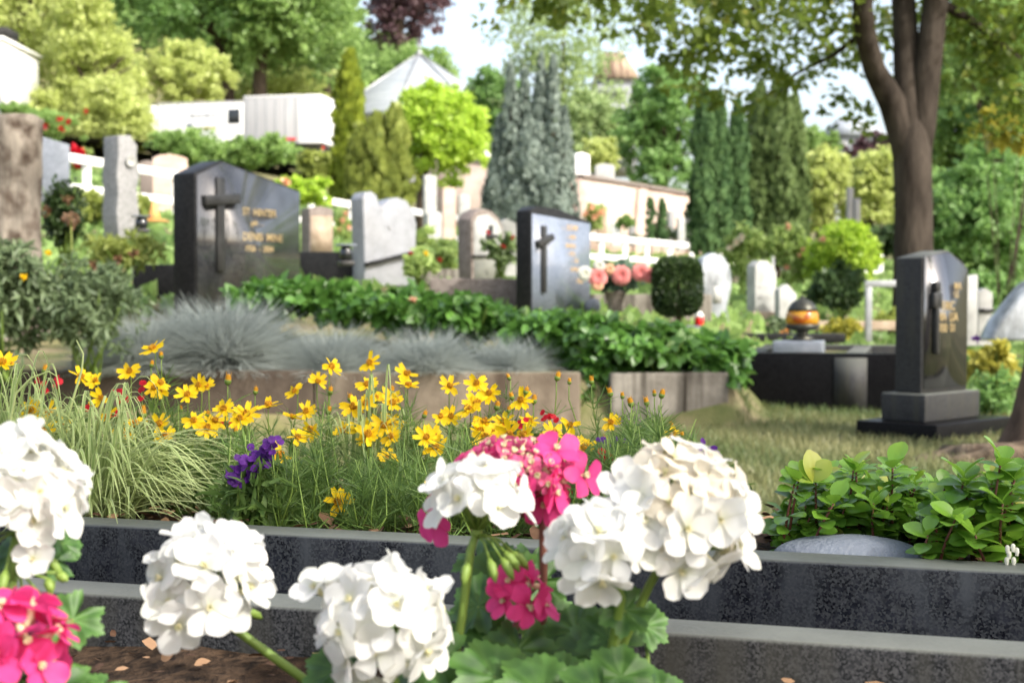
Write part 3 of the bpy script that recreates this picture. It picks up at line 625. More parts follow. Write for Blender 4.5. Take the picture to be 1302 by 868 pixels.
# small dark lanterns by the stones
for i, (px, py, Y, h, lab) in enumerate(((440, 338, 11.6, .2, 'small black grave lantern left of the heart shaped stone'), (180, 296, 11.8, .16, 'small black lantern with flat lid by the wavy stone'))):
    p = at(px, py, Y); t = thing('grave_lantern', lab, 'lantern', p)
    B().box((p.x, Y, p.z+h*.1), (.12, .12, h*.2), .4, .008).build('foot', M['black_iron'], t)
    B().lathe(p+Vector((0,0,h*.2)), [(.04,0),(.055,h*.2),(.05,h*.5),(.03,h*.6)], 16).build('glass', M['dark_glass'], t, True)
    B().box((p.x, Y, p.z+h*.85), (.15, .15, h*.08), .4, .008).build('lid', M['slab_blue'], t)
p = at(196, 282, 15); t = thing('traffic_cone', 'small orange cone with a wide foot between the wavy and the black stone', 'cone', p)
B().lathe(p, [(.07,.02),(.05,.1),(.025,.2),(.01,.22)], 16).build('cone', M['orange'], t, True); B().box((p.x, 15, p.z+.01), (.26, .26, .02), 0, .004).build('foot', M['orange'], t)
# ------------------------------------------------------------------ middle-ground plants
def bush(name, label, box, Y, mat, n, size, tmpl=OVAL, lobes=6, cat='bush', flowers=None, stems=True, depth=None, group=None, z0=None, smat='stem', **kw):
    x0, y0, x1, y1 = box; c = at((x0+x1)/2, (y0+y1)/2, Y); rx = (x1-x0)/2*Y/FPX; rz = (y1-y0)/2*Y/FPX; ry = depth or rx
    g = z0 if z0 is not None else at(651, y1, Y).z
    t = thing(name, label, cat, (c.x, Y, g), group)
    b = B(); crown(b, lobes_in(tuple(c), (rx, ry, rz), lobes), n, size, tmpl, **{**dict(shell=(.45, 1.02), clus=.35, perclus=10), **kw}); b.build('foliage', mat, t)
    if stems:
        b = B()
        for i in range(9):
            a = rng.uniform(0, 2*PI); e = c+Vector((rx*.7*math.cos(a), ry*.6*math.sin(a), rz*rng.uniform(-.3, .6)))
            b.tube([(c.x+rng.normal(0, rx*.12), Y+rng.normal(0, ry*.12), g-.03), tuple(Vector((c.x, Y, g)).lerp(e, .55)), tuple(e)], [.008, .006, .003], 5)
        b.build('stem', M[smat], t)
    for fm, pts, r in (flowers or []):
        for px, py in pts:
            q = at(px, py, Y-ry*.75); b = B()
            b.leaves(OVAL, np.tile(np.array(q), (22, 1))+unit(22)*r*.25, unit(22)+np.array([0,-.6,.3]), unit(22), r*rng.uniform(.7, 1.1, 22), rng.uniform(.2, .9, 22))
            b.build('flower', M[fm], t)
    return t
bush('sage_bush', 'grey green sage like bush with drooping leaves at the left edge', (-70, 300, 75, 478), 6.95, M['f_sage'], 4200, .058, LANCE, 11, droop=.5, flowers=[('p_yellow', [(30,352),(62,322)], .02)])
bush('sage_bush', 'dull green herb bush beside the grey grass, with reddish dry tips', (45, 318, 185, 478), 7.1, M['f_sage'], 4200, .052, LANCE, 11, droop=.3, flowers=[('dry', [(150,330),(170,322),(120,338)], .03)])
bush('leafy_weed', 'pale green feathery low plant behind the herb bush', (85, 290, 222, 345), 9.6, M['f_droop'], 1500, .055, LANCE, 7, cat='plant', depth=.3)
bush('dark_shrub', 'dark evergreen shrub between the brown stump like stone and the wavy stone', (44, 205, 118, 330), 9.6, M['f_box'], 4200, .035, RHOMB, 8, flowers=[('dry', [(60,270),(85,255),(95,285)], .05)])
b = B(); p = at(92, 345, 7.4); q = at(90, 278, 7.4); t = thing('seed_head_stalk', 'tall dry stalk with a brown rounded seed head above the herb bush', 'plant', (p.x, 7.4, .3))
b.tube([(p.x, 7.4, .3), tuple(p), tuple(q)], [.006, .006, .004], 6); b.build('stem', M['f_droop'], t)
b = B(); b.leaves(RHOMB, np.tile(np.array(q), (240, 1))+unit(240)*.04*np.array([1,1,.7]), unit(240), unit(240), rng.uniform(.008, .02, 240), rng.uniform(0, 1, 240)); b.build('seed_head', M['dry'], t)
def tuft(label, px, py_top, py_b, Y, half, n, mat=None, g=None, name='blue_grass', wdt=1.):
    c = at(px, py_b, Y); H = at(px, py_top, Y).z-c.z; W = half*Y/FPX
    t = thing(name, label, 'ornamental grass', c, g); b = B(); d = unit(n); a = rng.uniform(0, 2*PI, n); lean = rng.uniform(0, 1, n)**.7
    pos = np.stack([c.x+rng.normal(0, .05, n), Y+rng.normal(0, .05, n), np.full(n, c.z)], 1)
    L = H*rng.uniform(.65, 1.12, n)*(1+.25*lean)
    ax = np.stack([np.cos(a)*lean*W/H*1.0, np.sin(a)*lean*W/H, 1-.55*lean], 1)
    nr = np.stack([-np.cos(a), -np.sin(a), np.full(n, .6)], 1)
    b.leaves((BLADE[0]*np.array([wdt, 1, 1]), BLADE[1], BLADE[2]), pos, ax, nr, L, .35+rng.normal(0, .25, n)+.2*lean)
    b.build('blades', mat or M['f_fescue'], t); return t
G = 'tufts of blue grey grass in the raised bed'
tuft('wide silver grey grass tuft in the middle of the raised bed, below the large black stone', 285, 378, 478, 7.75, 125, 4680, g=G, wdt=.36)
tuft('grey grass tuft at the left of its row, merging with the herb bush', 185, 395, 480, 7.6, 100, 2700, g=G, wdt=.36)
tuft('grey grass tuft third from the left, above the tan slab', 425, 412, 482, 7.65, 95, 2700, g=G, wdt=.36)
tuft('small spiky grey grass tuft fourth from the left, standing on the slab edge', 545, 415, 476, 7.5, 80, 2340, g=G, wdt=.36)
tuft('low grey grass tuft at the right end of its row, against the leafy plants', 645, 422, 474, 7.6, 75, 1800, g=G, wdt=.36)
bed = [(350,356,300,405,.0,'low dark leafy plant in front of the large black stone, leftmost of its row'),(438,362,392,412,0,'leafy plant below the heart shaped stone'),(520,368,470,425,0,'leafy plant with an orange bud below the brown border'),
       (605,378,550,440,-.2,'leafy plant between two grey grass tufts'),(700,400,640,462,-.4,'leafy plant just below the blue grey stone'),(770,405,712,478,-.7,'dense leafy plant below the flower vase'),
       (838,415,775,486,-.75,'leafy plant hanging over the left half of the streaked slab'),(900,428,850,494,-.7,'leafy plant spilling over the right end of the streaked slab')]
for i, (cx, ty, x0, by, dy, lab) in enumerate(bed):
    bush('leafy_plant', lab, (x0-12, ty, 2*cx-x0+12, by), 8.5+dy*1.2, M['f_bed'], 2000, .075, OVAL, 9, cat='plant', depth=.4, droop=.55, up=.8, group='leafy plants along the raised bed',
         flowers=[('p_peach', [(525,382)], .03)] if i == 2 else None, tv=.3)
bush('leafy_plant', 'dark leaves hanging down in the gap between two concrete slabs', (736, 455, 778, 545), 7.45, M['f_bed'], 800, .065, OVAL, 5, cat='plant', depth=.12, droop=.6, group='leafy plants along the raised bed')
bush('small_shrub', 'bright green potted shrub with yellow and red blooms by the heart shaped stone', (513, 312, 556, 362), 11.6, M['f_rose'], 420, .06, OVAL, 4, flowers=[('p_yellow', [(542,322)], .025), ('p_red', [(560,330),(522,322)], .022)])
bush('rose_bush', 'thin rose bush with red blooms between the arched and blue grey stones', (612, 285, 660, 350), 11.9, M['f_cypress_b'], 400, .05, OVAL, 5, flowers=[('p_red', [(652,302),(640,314),(620,296)], .025)])
bush('rose_bush', 'low leafy clump with pale blooms left of the arched stone', (548, 300, 590, 345), 13.6, M['f_rose'], 420, .06, OVAL, 5, flowers=[('p_red', [(557,330)], .02)])
# flower vase
p = at(782, 396, 10.9); t = thing('flower_vase', 'dark vase holding a bouquet of pink artificial roses with grey green leaves', 'vase', p)
B().lathe(p, [(.05,0),(.055,.01),(.06,.06),(.085,.14),(.1,.155),(.09,.15)], 20).build('vase', M['brown_stone'], t, True)
b = B(); c = at(785, 352, 10.9); n = 420
b.leaves(OVAL, np.array(c)+unit(n)*np.array([.2,.13,.12])*rng.uniform(.3, 1, n)[:, None], unit(n)+np.array([0,0,.3]), unit(n), .075*rng.uniform(.6, 1.2, n), rng.uniform(0, .8, n)); b.build('foliage', leafmat('foliage_bouquet', (.04,.08,.05), (.16,.24,.17), .2), t)
for fm, px, py, r in (('p_rose',760,352,.065),('p_rose',790,350,.065),('p_rose',815,346,.06),('p_peach',775,342,.035),('p_white',744,348,.05),('p_white',762,338,.04),('p_peach',760,362,.04),('p_rose',826,350,.05)):
    q = at(px, py, 10.74); b = B()
    for ring in range(4):
        m = 5+ring*2; a = np.linspace(0, 2*PI, m, endpoint=False)+ring; o_ = np.stack([np.cos(a), np.full(m, -.9+ring*.35), np.sin(a)], 1)
        b.leaves((OVAL[0]*np.array([1.9,1,1]), OVAL[1], OVAL[2]), np.tile(np.array(q), (m, 1))+o_*r*.12*ring, o_, np.tile(np.array([0,-1.,.2]), (m, 1)), np.full(m, r*(.45+.15*ring)), .2+.2*ring+rng.uniform(0, .2, m))
    b.build('flower', M[fm], t)
# clipped ball bush
c = at(861, 364, 10.6); t = thing('clipped_bush', 'dark green bush clipped to a rounded block on a short stem', 'bush', (c.x, 10.6, at(861, 410, 10.6).z))
b = B(); n = 14000; d = unit(n); d = np.sign(d)*np.abs(d)**.62; rr = np.where(rng.uniform(0, 1, n) < .35, rng.uniform(.4, .86, n), rng.uniform(.86, 1.03, n))[:, None]
b.leaves(RHOMB, np.array(c)+d*rr*np.array([.178,.178,.212]), unit(n)+d, d+unit(n)*.6, rng.uniform(.012, .03, n), .4+rng.normal(0, .2, n)+.2*d[:, 2]); b.build('foliage', M['f_box'], t)  # tint rises towards the top, painting light from above into the leaves
b = B(); b.tube([(c.x, 10.6, at(861, 415, 10.6).z-.1), (c.x+.02, 10.6, c.z-.15), (c.x, 10.6, c.z+.1)], [.03, .022, .012], 8); b.build('stem', M['bark'], t)
# rose bushes and shrubs behind the small stones
bush('rose_bush', 'yellow flowering rose bush behind the round marbled stone', (918, 285, 978, 372), 16.5, M['f_rose'], 900, .085, OVAL, 8, flowers=[('p_cream', [(935,308),(942,302),(928,315),(935,356)], .05)])
bush('rose_bush', 'tall rose bush with peach blooms behind the small pale stones', (976, 278, 1032, 380), 16.5, M['f_rose'], 1000, .085, OVAL, 8, flowers=[('p_peach', [(1002,288),(1022,318),(1000,340),(1018,325)], .045)])
bush('rounded_shrub', 'light green mounded shrub with darker hollow beneath it', (1020, 285, 1128, 396), 16, M['f_lime'], 5200, .075, RHOMB, 9, flowers=[('p_peach', [(1046,305)], .05)])
bush('dark_shrub', 'dark green shrub low under the light green mound', (1024, 330, 1112, 402), 15.6, M['f_dark'], 2600, .07, RHOMB, 7)
bush('yellow_shrub', 'yellowish leafy clump on the ground behind the amber lantern', (1040, 408, 1100, 430), 12.3, M['f_yell'], 600, .05, OVAL, 5, cat='plant')
bush('weed_clump', 'orange flowered weeds left of the amber lantern', (968, 400, 1012, 430), 12.2, M['f_sage'], 420, .045, OVAL, 5, cat='plant', flowers=[('orange', [(1000,421),(994,424)], .03)])
bush('yellow_shrub', 'yellow green bush with purple leaves at its foot, right of the dark granite stone', (1232, 425, 1296, 500), 8.3, M['f_yell'], 900, .05, OVAL, 7, flowers=[('p_purple', [(1242,430),(1275,472)], .03)])
bush('fern_bush', 'dark green bush below the yellow green one, by the stepped plinth', (1228, 470, 1300, 545), 7.9, M['f_green'], 900, .06, LANCE, 7, droop=.4)
# ------------------------------------------------------------------ railing along the upper path
RP = [(60,190,23.6),(88,196,24),(218,218,27),(335,238,29.5),(447,257,31.5),(520,265,33),(590,275,34),(670,287,35),(750,298,36),(815,303.5,38),(880,310,40),(1000,318,42),(1122,325,44)]
def drop(Y): return 38/1800*24
t = thing('white_railing', 'long white two-bar railing sloping down along the path behind the graves', 'railing', (at(600, 280, 34).x, 34, 1.3))
for j in range(len(RP)-1):
    a, c = at(*RP[j]), at(*RP[j+1])
    for k, (dz, hh) in enumerate(((0, .15), (.5, .14))):
        d = c-a; L = d.length; m = (a+c)/2-Vector((0, 0, dz+.06))
        R = Matrix.Translation(m) @ d.to_track_quat('X', 'Z').to_matrix().to_4x4()
        B().box((0,0,0), (L+.02, .06, hh), bev=.008, M=R).build('rail', M['white_paint'], t)
for px in [70,108,165,222,280,335,395,447,505,560,615,665,720,765,795,823,852,880,915,950,985,1020,1055,1090,1121]:
    xs = [r[0] for r in RP]; Y = np.interp(px, xs, [r[2] for r in RP]); py = np.interp(px, xs, [r[1] for r in RP]); q = at(px, py, Y)
    g = min(tz(q.x, Y), q.z-1.)-.1
    B().box((q.x, Y+.09, (q.z-.01+g)/2), (.13, .1, q.z-.01-g), 0, .01).build('post', M['white_paint'], t)
# ------------------------------------------------------------------ lorry
def lorry():
    Y = 80.; x0 = at(182, 150, Y).x; x1 = at(418, 150, Y).x; zt = at(300, 124, Y).z; zb = zt-4.0
    # trailer is seen from behind at the right; parked along the road
    A = math.radians(20); t = thing('lorry', 'white articulated lorry with grey tarpaulin side parked on the upper road', 'lorry', ((x0+x1)/2, Y, zb))
    X0 = Vector(((x0), Y+2.6, zb)); R = Matrix.Translation((x1-.75, Y-1.2, zb)) @ Matrix.Rotation(-A*.55, 4, 'Z') @ Matrix.Diagonal((.92, 1, 1, 1))
    def bx(nm, c, s, mt, bev=.03, par=t): return B().box((0,0,0), s, bev=bev, M=R @ Matrix.Translation(c)).build(nm, mt, par)
    # local: x along to the right = rear, negative x = front; y depth
    L = 8.6
    body = bx('box_body', (-.2, 1.25, 2.65), (1.4, 2.5, 2.7), M['truck_white'])
    bx('rear_door', (.52, 1.25, 2.6), (.06, 2.4, 2.5), M['truck_white'], .02, body)
    bx('tarpaulin', (-2.65, 1.25, 2.62), (3.5, 2.46, 2.6), M['tarp'])
    bx('roof_edge', (-2.65, 1.25, 3.96), (3.5, 2.5, .1), M['truck_white'])
    bx('trailer_side', (-7.2, 1.25, 2.45), (5.6, 2.44, 2.6), M['truck_white'])
    bx('door_panel', (-5.35, .012, 2.75), (1.7, .03, 1.7), M['truck_white'], .01)
    bx('window', (-5.0, -.012, 2.9), (.75, .03, .8), M['dark_glass'], .01)
    for q in range(5): bx('seam', (-9.6+q*.95, .02, 2.45), (.05, .02, 2.5), M['plaster_shade'], .004)
    for q in range(6): bx('strap', (-4.2+q*.62, .012, 2.6), (.05, .02, 2.5), M['plaster_shade'], .004)
    bx('side_skirt', (-7.2, .03, 1.3), (5.6, .05, .25), M['tarp']); bx('top_rail', (-7.2, .02, 3.72), (5.6, .05, .08), M['tarp'])
    bx('emblem', (-7.9, .012, 2.35), (.4, .02, .45), M['slab_blue'], .01)
    bx('stripe', (-7.0, .01, 3.0), (1.9, .02, .1), M['slab_blue'], .01); bx('stripe', (-6.6, .01, 2.3), (1.0, .02, .12), M['f_yell'], .01)
    bx('cab', (-10.6, 1.2, 2.9), (1.0, 2.3, 1.5), M['truck_white'], .12)
    bx('cab_front', (-10.5, 1.2, 1.6), (1.1, 2.2, 1.1), M['rubber'], .1)
    bx('chassis', (-4.4, 1.25, .95), (10.4, 1.8, .35), M['rubber'])
    bx('bumper', (.5, 1.25, .85), (.14, 2.4, .25), M['truck_white']); bx('tail_light', (.585, .35, 1.05), (.04, .5, .18), M['red_plastic'], .01); bx('tail_light', (.585, 2.15, 1.05), (.04, .5, .18), M['red_plastic'], .01)
    bx('lettering', (-1.5, -.012, 1.55), (.9, .02, .14), M['red_plastic'], .005)
    for x in (-10., -8.6, -2.6, -1.3):
        for y in (.2, 2.3):
            B().lathe((0,0,0), [(.2,0),(.48,0),(.5,.05),(.5,.25),(.48,.3),(.2,.3)], 20).xf(R @ Matrix.Translation((x, y, .5)) @ Matrix.Rotation(PI/2, 4, 'X')).build('wheel', M['rubber'], t, True)
lorry()
# ------------------------------------------------------------------ buildings
def house_box(t, nm, px0, px1, py0, py1, Y, d, mat, par=None, bev=0., rot=0.):
    a, c = at(px0, py0, Y), at(px1, py1, Y)
    return B().box(((a.x+c.x)/2, Y+d/2, (a.z+c.z)/2), (c.x-a.x, d, a.z-c.z), rot, bev).build(nm, mat, par or t)
t = thing('white_house', 'white flat roofed house half out of frame at the upper left', 'house', (at(10, 130, 76).x, 76, at(10, 135, 76).z))
w_ = house_box(t, 'wall', -90, 2, 50, 150, 76, 6, M['plaster']); house_box(t, 'shaded_front', -90, 2.2, 52, 152, 75.94, .03, M['plaster_shade'])  # thin sheet of darker plaster paints the shaded side of the house
rf = house_box(t, 'roof', -92, 4, 46, 50, 75.9, 6.4, M['plaster']); house_box(t, 'chimney', -40, 8, 34, 45.5, 77, 2, M['rubber'], rf)
house_box(t, 'window', -40, -20, 80, 100, 75.9, .03, M['dark_glass'])
# chapel: pyramid roof
Y = 105.; ap_ = at(531, 64, Y); e0 = at(408, 152, Y); e1 = at(654, 152, Y); cz = e0.z; R_ = (e1.x-e0.x)/2*1.05; cx, cy = (e0.x+e1.x)/2, Y+R_*.2
t = thing('chapel', 'chapel with a steep grey pyramid roof and a small finial behind the lime tree', 'chapel', (cx, cy, cz-5))
b = B(); ns = 8; th = [2*PI*i/ns+PI/8+.25 for i in range(ns)]
ring = [(cx+R_*math.cos(a), cy+R_*math.sin(a), cz) for a in th]; ring2 = [(x, y, z-.3) for x, y, z in ring]
V = ring+[(ap_.x, cy, ap_.z)]+ring2; F = [[i, (i+1)%ns, ns] for i in range(ns)]+[[i, ns+1+i, ns+1+(i+1)%ns, (i+1)%ns] for i in range(ns)]+[[ns+1+i for i in range(ns)][::-1]]
rf = b.add(V, F).build('roof', M['slate_roof'], t)
b = B()
for i in range(ns): b.tube([(ring[i][0], ring[i][1], ring[i][2]+.03), (ap_.x, cy, ap_.z+.03)], .09, 5)
b.build('ridge', M['zinc'], rf)
b = B().lathe((ap_.x, cy, ap_.z-.1), [(.3,0),(.2,.25),(.06,.3),(.05,.6),(.12,.65),(.12,.75),(.04,.8),(.03,1.15)], 12); b.build('finial', M['zinc'], t, True)
b = B(); R2 = R_*.9; V = [(cx+R2*math.cos(a), cy+R2*math.sin(a), z) for z in (cz-6, cz-.31) for a in th]
b.add(V, [[i, (i+1)%ns, ns+(i+1)%ns, ns+i] for i in range(ns)]); b.build('wall', M['plaster'], t)
# house with tiled roof, between the trees
t = thing('tall_house', 'house with tan tiled roof and white balconies between the trees', 'house', (at(785, 170, 120).x, 120, at(785, 200, 120).z))
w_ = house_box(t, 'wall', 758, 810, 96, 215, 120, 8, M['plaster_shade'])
a, c = at(756, 98, 119.5), at(812, 98, 119.5); rz = at(780, 66, 124).z
V = [(a.x, 119.3, a.z), (c.x, 119.3, c.z), (c.x, 129, a.z), (a.x, 129, a.z), (a.x+1, 124, rz), (c.x-1, 124, rz)]
B().add(V, [[0,1,5,4],[1,2,5],[2,3,4,5],[3,0,4],[3,2,1,0]]).build('roof', M['terracotta'], t)
for py in (108, 130, 152): house_box(t, 'balcony', 756, 800, py, py+9, 119.4, .55, M['plaster_shade'], None, .02); 
for py in (119, 141):
    for px in (762, 782, 803): f = house_box(t, 'window', px, px+11, py-1, py+9, 119.93, .05, M['plaster']); house_box(t, 'pane', px+1, px+10, py, py+8, 119.9, .02, M['dark_glass'], f)
t = thing('distant_house', 'distant pale house with grey roof seen below the sycamore branches', 'house', (at(1090, 190, 150).x, 150, at(1090, 215, 150).z))
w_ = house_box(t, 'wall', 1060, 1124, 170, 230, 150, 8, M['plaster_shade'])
a, c = at(1055, 171, 149.5), at(1130, 171, 149.5); rz = at(1090, 150, 154).z
B().add([(a.x,149.4,a.z),(c.x,149.4,c.z),(c.x,159,a.z),(a.x,159,a.z),(a.x+2,154,rz),(c.x-2,154,rz)], [[0,1,5,4],[1,2,5],[2,3,4,5],[3,0,4],[3,2,1,0]]).build('roof', M['slate_roof'], t)
for px in (1068, 1084, 1104): f = house_box(t, 'window', px, px+8, 180, 190, 149.93, .05, M['plaster']); house_box(t, 'pane', px+1, px+7, 181, 189, 149.9, .02, M['dark_glass'], f)
# pink sandstone terrace wall
t = thing('sandstone_wall', 'long pinkish sandstone terrace wall with a coping, sloping down to the right', 'wall', (at(740, 290, 47).x, 47, 1.6))
WP = [(540,196,52),(640,208,50),(735,221,48),(820,235,49.5),(884,246,51),(960,256,53)]
for j in range(len(WP)-1):
    a, c = at(*WP[j]), at(*WP[j+1]); d = c-a; L = d.length; R = Matrix.Translation((a+c)/2) @ d.to_track_quat('X', 'Z').to_matrix().to_4x4()
    B().box((0,0,0), (L-.01, .4, 3.2), M=R @ Matrix.Translation((0,.0,-1.75))).build('wall_section', M['pink_stone'], t)
    B().box((0,0,0), (L, .56, .13), bev=.02, M=R @ Matrix.Translation((0,0,-.08))).build('coping', M['brown_stone'], t)
    B().box((0,0,0), (.35, .1, 3.0), bev=.02, M=R @ Matrix.Translation((L/2-.3,-.25,-1.7))).build('pilaster', M['pink_stone'], t)
# small distant gravestones
far = [(195,238,196,262,31,'pink_stone','pinkish slanted gravestone behind the railing, left of the black stone'),(178,198,204,235,32,'brown_stone','dark low stone left of the pinkish slanted one'),
 (540,556,222,300,30,'pale_stone','tall narrow white stone under the lime tree'),(563,580,238,290,31,'pink_stone','pinkish block under the lime tree'),(584,598,246,286,31,'pale_stone','white block at the right under the lime tree'),
 (543,563,270,306,24,'pale_stone','small white stone just above the heart shaped stone'),
 (760,772,266,296,43,'warm_stone','small tan stone below the sandstone wall, near orange flowers'),(778,790,282,300,42,'white_paint','white square pillar on the railing path'),(850,858,268,302,42,'grey_stone','grey slim stone right of the two thin cypresses'),
 (862,872,276,306,41,'pale_stone','white slim stone in front of the sandstone wall'),(873,881,270,304,42,'grey_stone','grey slim stone by the dark cypress'),(800,808,280,300,43,'grey_stone','short grey stone left of the two thin cypresses'),
 (730,752,194,214,58,'white_paint','white square block above the sandstone wall'),(757,782,208,226,55,'pale_stone','rounded pale stone above the sandstone wall'),(1078,1086,238,290,40,'grey_stone','tall slim grey pillar left of the sycamore'),(1087,1095,252,290,40,'grey_stone','shorter slim grey pillar left of the sycamore'),
 
 (1178,1192,395,430,14,'warm_stone','tan stone behind the dark granite stone')]
for x0, x1, y0, y1, Y, mt, lab in far:
    w = (x1-x0)*Y/FPX; p = at((x0+x1)/2, y1, Y); h = at(651, y0, Y).z-p.z; k = rng.uniform(.06, .16)
    o = B().prism([(-w/2,-.3),(-w/2,h-k*w),(-w*.3,h-k*w*.3),(0,h),(w*.35,h-k*w*.5),(w/2,h-k*w),(w/2,-.3)], .22*w+.08, Matrix.Translation(p) @ Matrix.Rotation(rng.uniform(.1, .6), 4, 'Z'), .01).build('gravestone', M[mt], origin=p); tag(o, lab, 'gravestone')
# ------------------------------------------------------------------ shrubs and flowers on the slope
def far_bush(lab, box, Y, mt, n, size, name='shrub', cat='shrub', fl=None, lobes=7):
    return bush(name, lab, box, Y, M[mt], n, size, RHOMB, lobes, cat=cat, stems=False, flowers=fl, perclus=20)
far_bush('clipped green hedge along the road below the lorry', (178, 164, 300, 222), 52, 'f_mid', 5000, .16, 'hedge', 'hedge', lobes=12)
far_bush('clipped green hedge right of its twin, below the rear of the lorry', (285, 168, 390, 222), 51, 'f_mid', 5000, .16, 'hedge', 'hedge', lobes=12)
far_bush('pale weedy shrub at the right end of the hedge', (375, 190, 432, 240), 46, 'f_droop', 2200, .15)
far_bush('light green clump behind the slanting black stone', (345, 222, 425, 268), 26, 'f_lime', 1500, .12, fl=[('p_peach', [(362,232)], .12)])
far_bush('orange and yellow flower clump left of the heart shaped stone', (425, 268, 450, 312), 19, 'f_rose', 500, .08, 'flower_clump', 'flowers', [('p_peach', [(436,280),(444,290),(432,292),(440,272)], .05)])
far_bush('low hedge under the white house', (-20, 128, 115, 190), 58, 'f_mid', 4500, .16, 'hedge', 'hedge', [('p_red', [(76,152),(86,156),(58,160),(78,164)], .16), ('p_rose', [(57,163)], .14), ('p_red', [(110,142)], .12)])
far_bush('yellow green weeds below the left railing', (90, 235, 222, 300), 21, 'f_droop', 2200, .09)
far_bush('red flowered weeds at the railing end on the left', (90, 190, 118, 225), 26, 'f_rose', 500, .09, 'flower_clump', 'flowers', [('p_red', [(98,194),(104,208)], .2)])
far_bush('orange flower clump below the sandstone wall', (738, 258, 778, 296), 42, 'f_rose', 1100, .12, 'flower_clump', 'flowers', [('p_peach', [(752,264),(764,270),(745,272),(757,276)], .14)])
far_bush('small round green shrub on a pillar by the sandstone wall', (782, 272, 806, 292), 42, 'f_mid', 900, .1)
far_bush('grey green plants in front of the sandstone wall', (800, 288, 905, 312), 42, 'f_sage', 1500, .12)
far_bush('light shrub patch behind the heart shaped stone', (455, 285, 560, 325), 21, 'f_rose', 1200, .09)
far_bush('pale climbing shrub above the sandstone wall', (725, 175, 800, 225), 60, 'f_pale', 2500, .18)
far_bush('low green plants at the foot of the metal frame', (1100, 395, 1165, 425), 14, 'f_droop', 700, .07)
far_bush('dark hollow bank behind the white railing end', (1085, 280, 1160, 345), 47, 'f_dark', 2500, .18)
# ------------------------------------------------------------------ trees
tree('lime_bush', 'large pale lime green bush on the slope above the white house', 'tree', (-90, -130, 130, 150), 88, M['f_pale'], 20000, .30, 11)
tree('lime_bush', 'pale lime green bush spilling down beside the lorry', 'tree', (50, -10, 195, 205), 84, M['f_pale'], 14000, .28, 10)
tree('lime_bush', 'yellowish green bush behind the left end of the lorry', 'tree', (160, 60, 300, 160), 92, M['f_pale'], 8000, .28, 8)
tree('broad_tree', 'big dark green broadleaf tree above the lorry, left of its twin', 'tree', (105, -150, 350, 125), 102, M['f_green'], 24000, .38, 14, trunk=288, tr=.03)
tree('broad_tree', 'big dark green broadleaf tree above the rear of the lorry', 'tree', (265, -140, 468, 118), 100, M['f_mid'], 24000, .38, 14, trunk=330, tr=.03)
tree('broad_tree', 'far green tree filling the gap above the column tree', 'tree', (370, -40, 462, 150), 112, M['f_mid'], 9000, .36, 10)
tree('copper_beech', 'dark purple copper beech at the top of the frame', 'tree', (448, -110, 568, 72), 140, M['f_copper'], 11000, .45, 10)
tree('round_tree', 'rounded green tree behind the chapel roof', 'tree', (468, 40, 580, 170), 135, M['f_mid'], 10000, .42, 10)
tree('broad_tree', 'dark green tree between chapel and blue cypress', 'tree', (588, 80, 690, 240), 95, M['f_green'], 10000, .33, 10)
tree('birch', 'light airy birch above the blue cypress', 'tree', (632, -60, 800, 205), 78, M['f_birch'], 6500, .24, 14, tr=.012, clus=.36)
tree('broad_tree', 'leafy tree right of the blue cypress', 'tree', (690, 120, 790, 235), 74, M['f_birch'], 7000, .24, 9)
tree('broad_tree', 'green tree in front of the tall house', 'tree', (782, 85, 905, 275), 66, M['f_green'], 10000, .25, 11)
tree('lime_tree', 'bright yellow green rounded tree in front of the chapel', 'tree', (496, 112, 618, 246), 40, M['f_lime'], 15000, .145, 22, trunk=535, tr=.045, clus=.3)
column('column_thuja', 'narrow golden green column tree beside the lorry', 'tree', [(444, 72, 22, 262)], 37, M['f_thuja'], 9000, .17)
column('drooping_thuja', 'wide olive green conifer at the foot of the column tree', 'tree', [(478, 150, 24, 265), (502, 140, 24, 268), (458, 165, 18, 262)], 35.5, M['f_droop'], 11000, .16)
column('blue_cypress', 'blue grey cypress with several upright spires in the middle', 'tree', [(649, 84, 15, 285), (667, 92, 15, 290), (688, 72, 15, 290), (703, 76, 15, 288), (637, 150, 20, 290), (717, 140, 17, 290), (672, 150, 30, 295), (655, 120, 17, 290), (684, 110, 18, 290), (630, 205, 18, 292), (700, 190, 28, 292)], 32, M['f_blue'], 56000, .09, tv=.26, tip=2.2)
column('dark_cypress', 'dark green cypress, left of its group of three', 'tree', [(896, 118, 19, 322), (914, 124, 16, 322)], 26, M['f_cypress'], 24000, .09, group='dark cypresses left of the sycamore')
column('dark_cypress', 'slim dark green cypress between two broader ones', 'tree', [(938, 132, 15, 322)], 27, M['f_cypress'], 13000, .09, group='dark cypresses left of the sycamore')
column('dark_cypress', 'broad olive tinged cypress, right of its group of three', 'tree', [(966, 112, 23, 325), (988, 104, 27, 325), (1010, 128, 19, 325)], 28, M['f_cypress_b'], 36000, .095, group='dark cypresses left of the sycamore')
column('young_cypress', 'thin young cypress by the sandstone wall, left of two', 'tree', [(827, 254, 6, 312)], 41, M['f_cypress'], 1400, .11)
column('young_cypress', 'thin young cypress by the sandstone wall, right of two', 'tree', [(842, 257, 5.5, 312)], 41, M['f_cypress'], 1400, .11)
tree('pale_tree', 'pale yellow green tree behind the rose bushes', 'tree', (1010, 195, 1085, 300), 48, M['f_pale'], 6000, .19, 9)
tree('pale_tree', 'pale green tree left of the sycamore trunk', 'tree', (1060, 185, 1150, 330), 52, M['f_pale'], 7500, .19, 10)
tree('far_tree', 'small far green tree on the skyline left of the sycamore', 'tree', (1010, 158, 1070, 230), 110, M['f_mid'], 3500, .34, 7)
tree('purple_tree', 'purple leaved tree below the distant house', 'tree', (1078, 172, 1160, 222), 105, M['f_copper'], 3500, .34, 7)
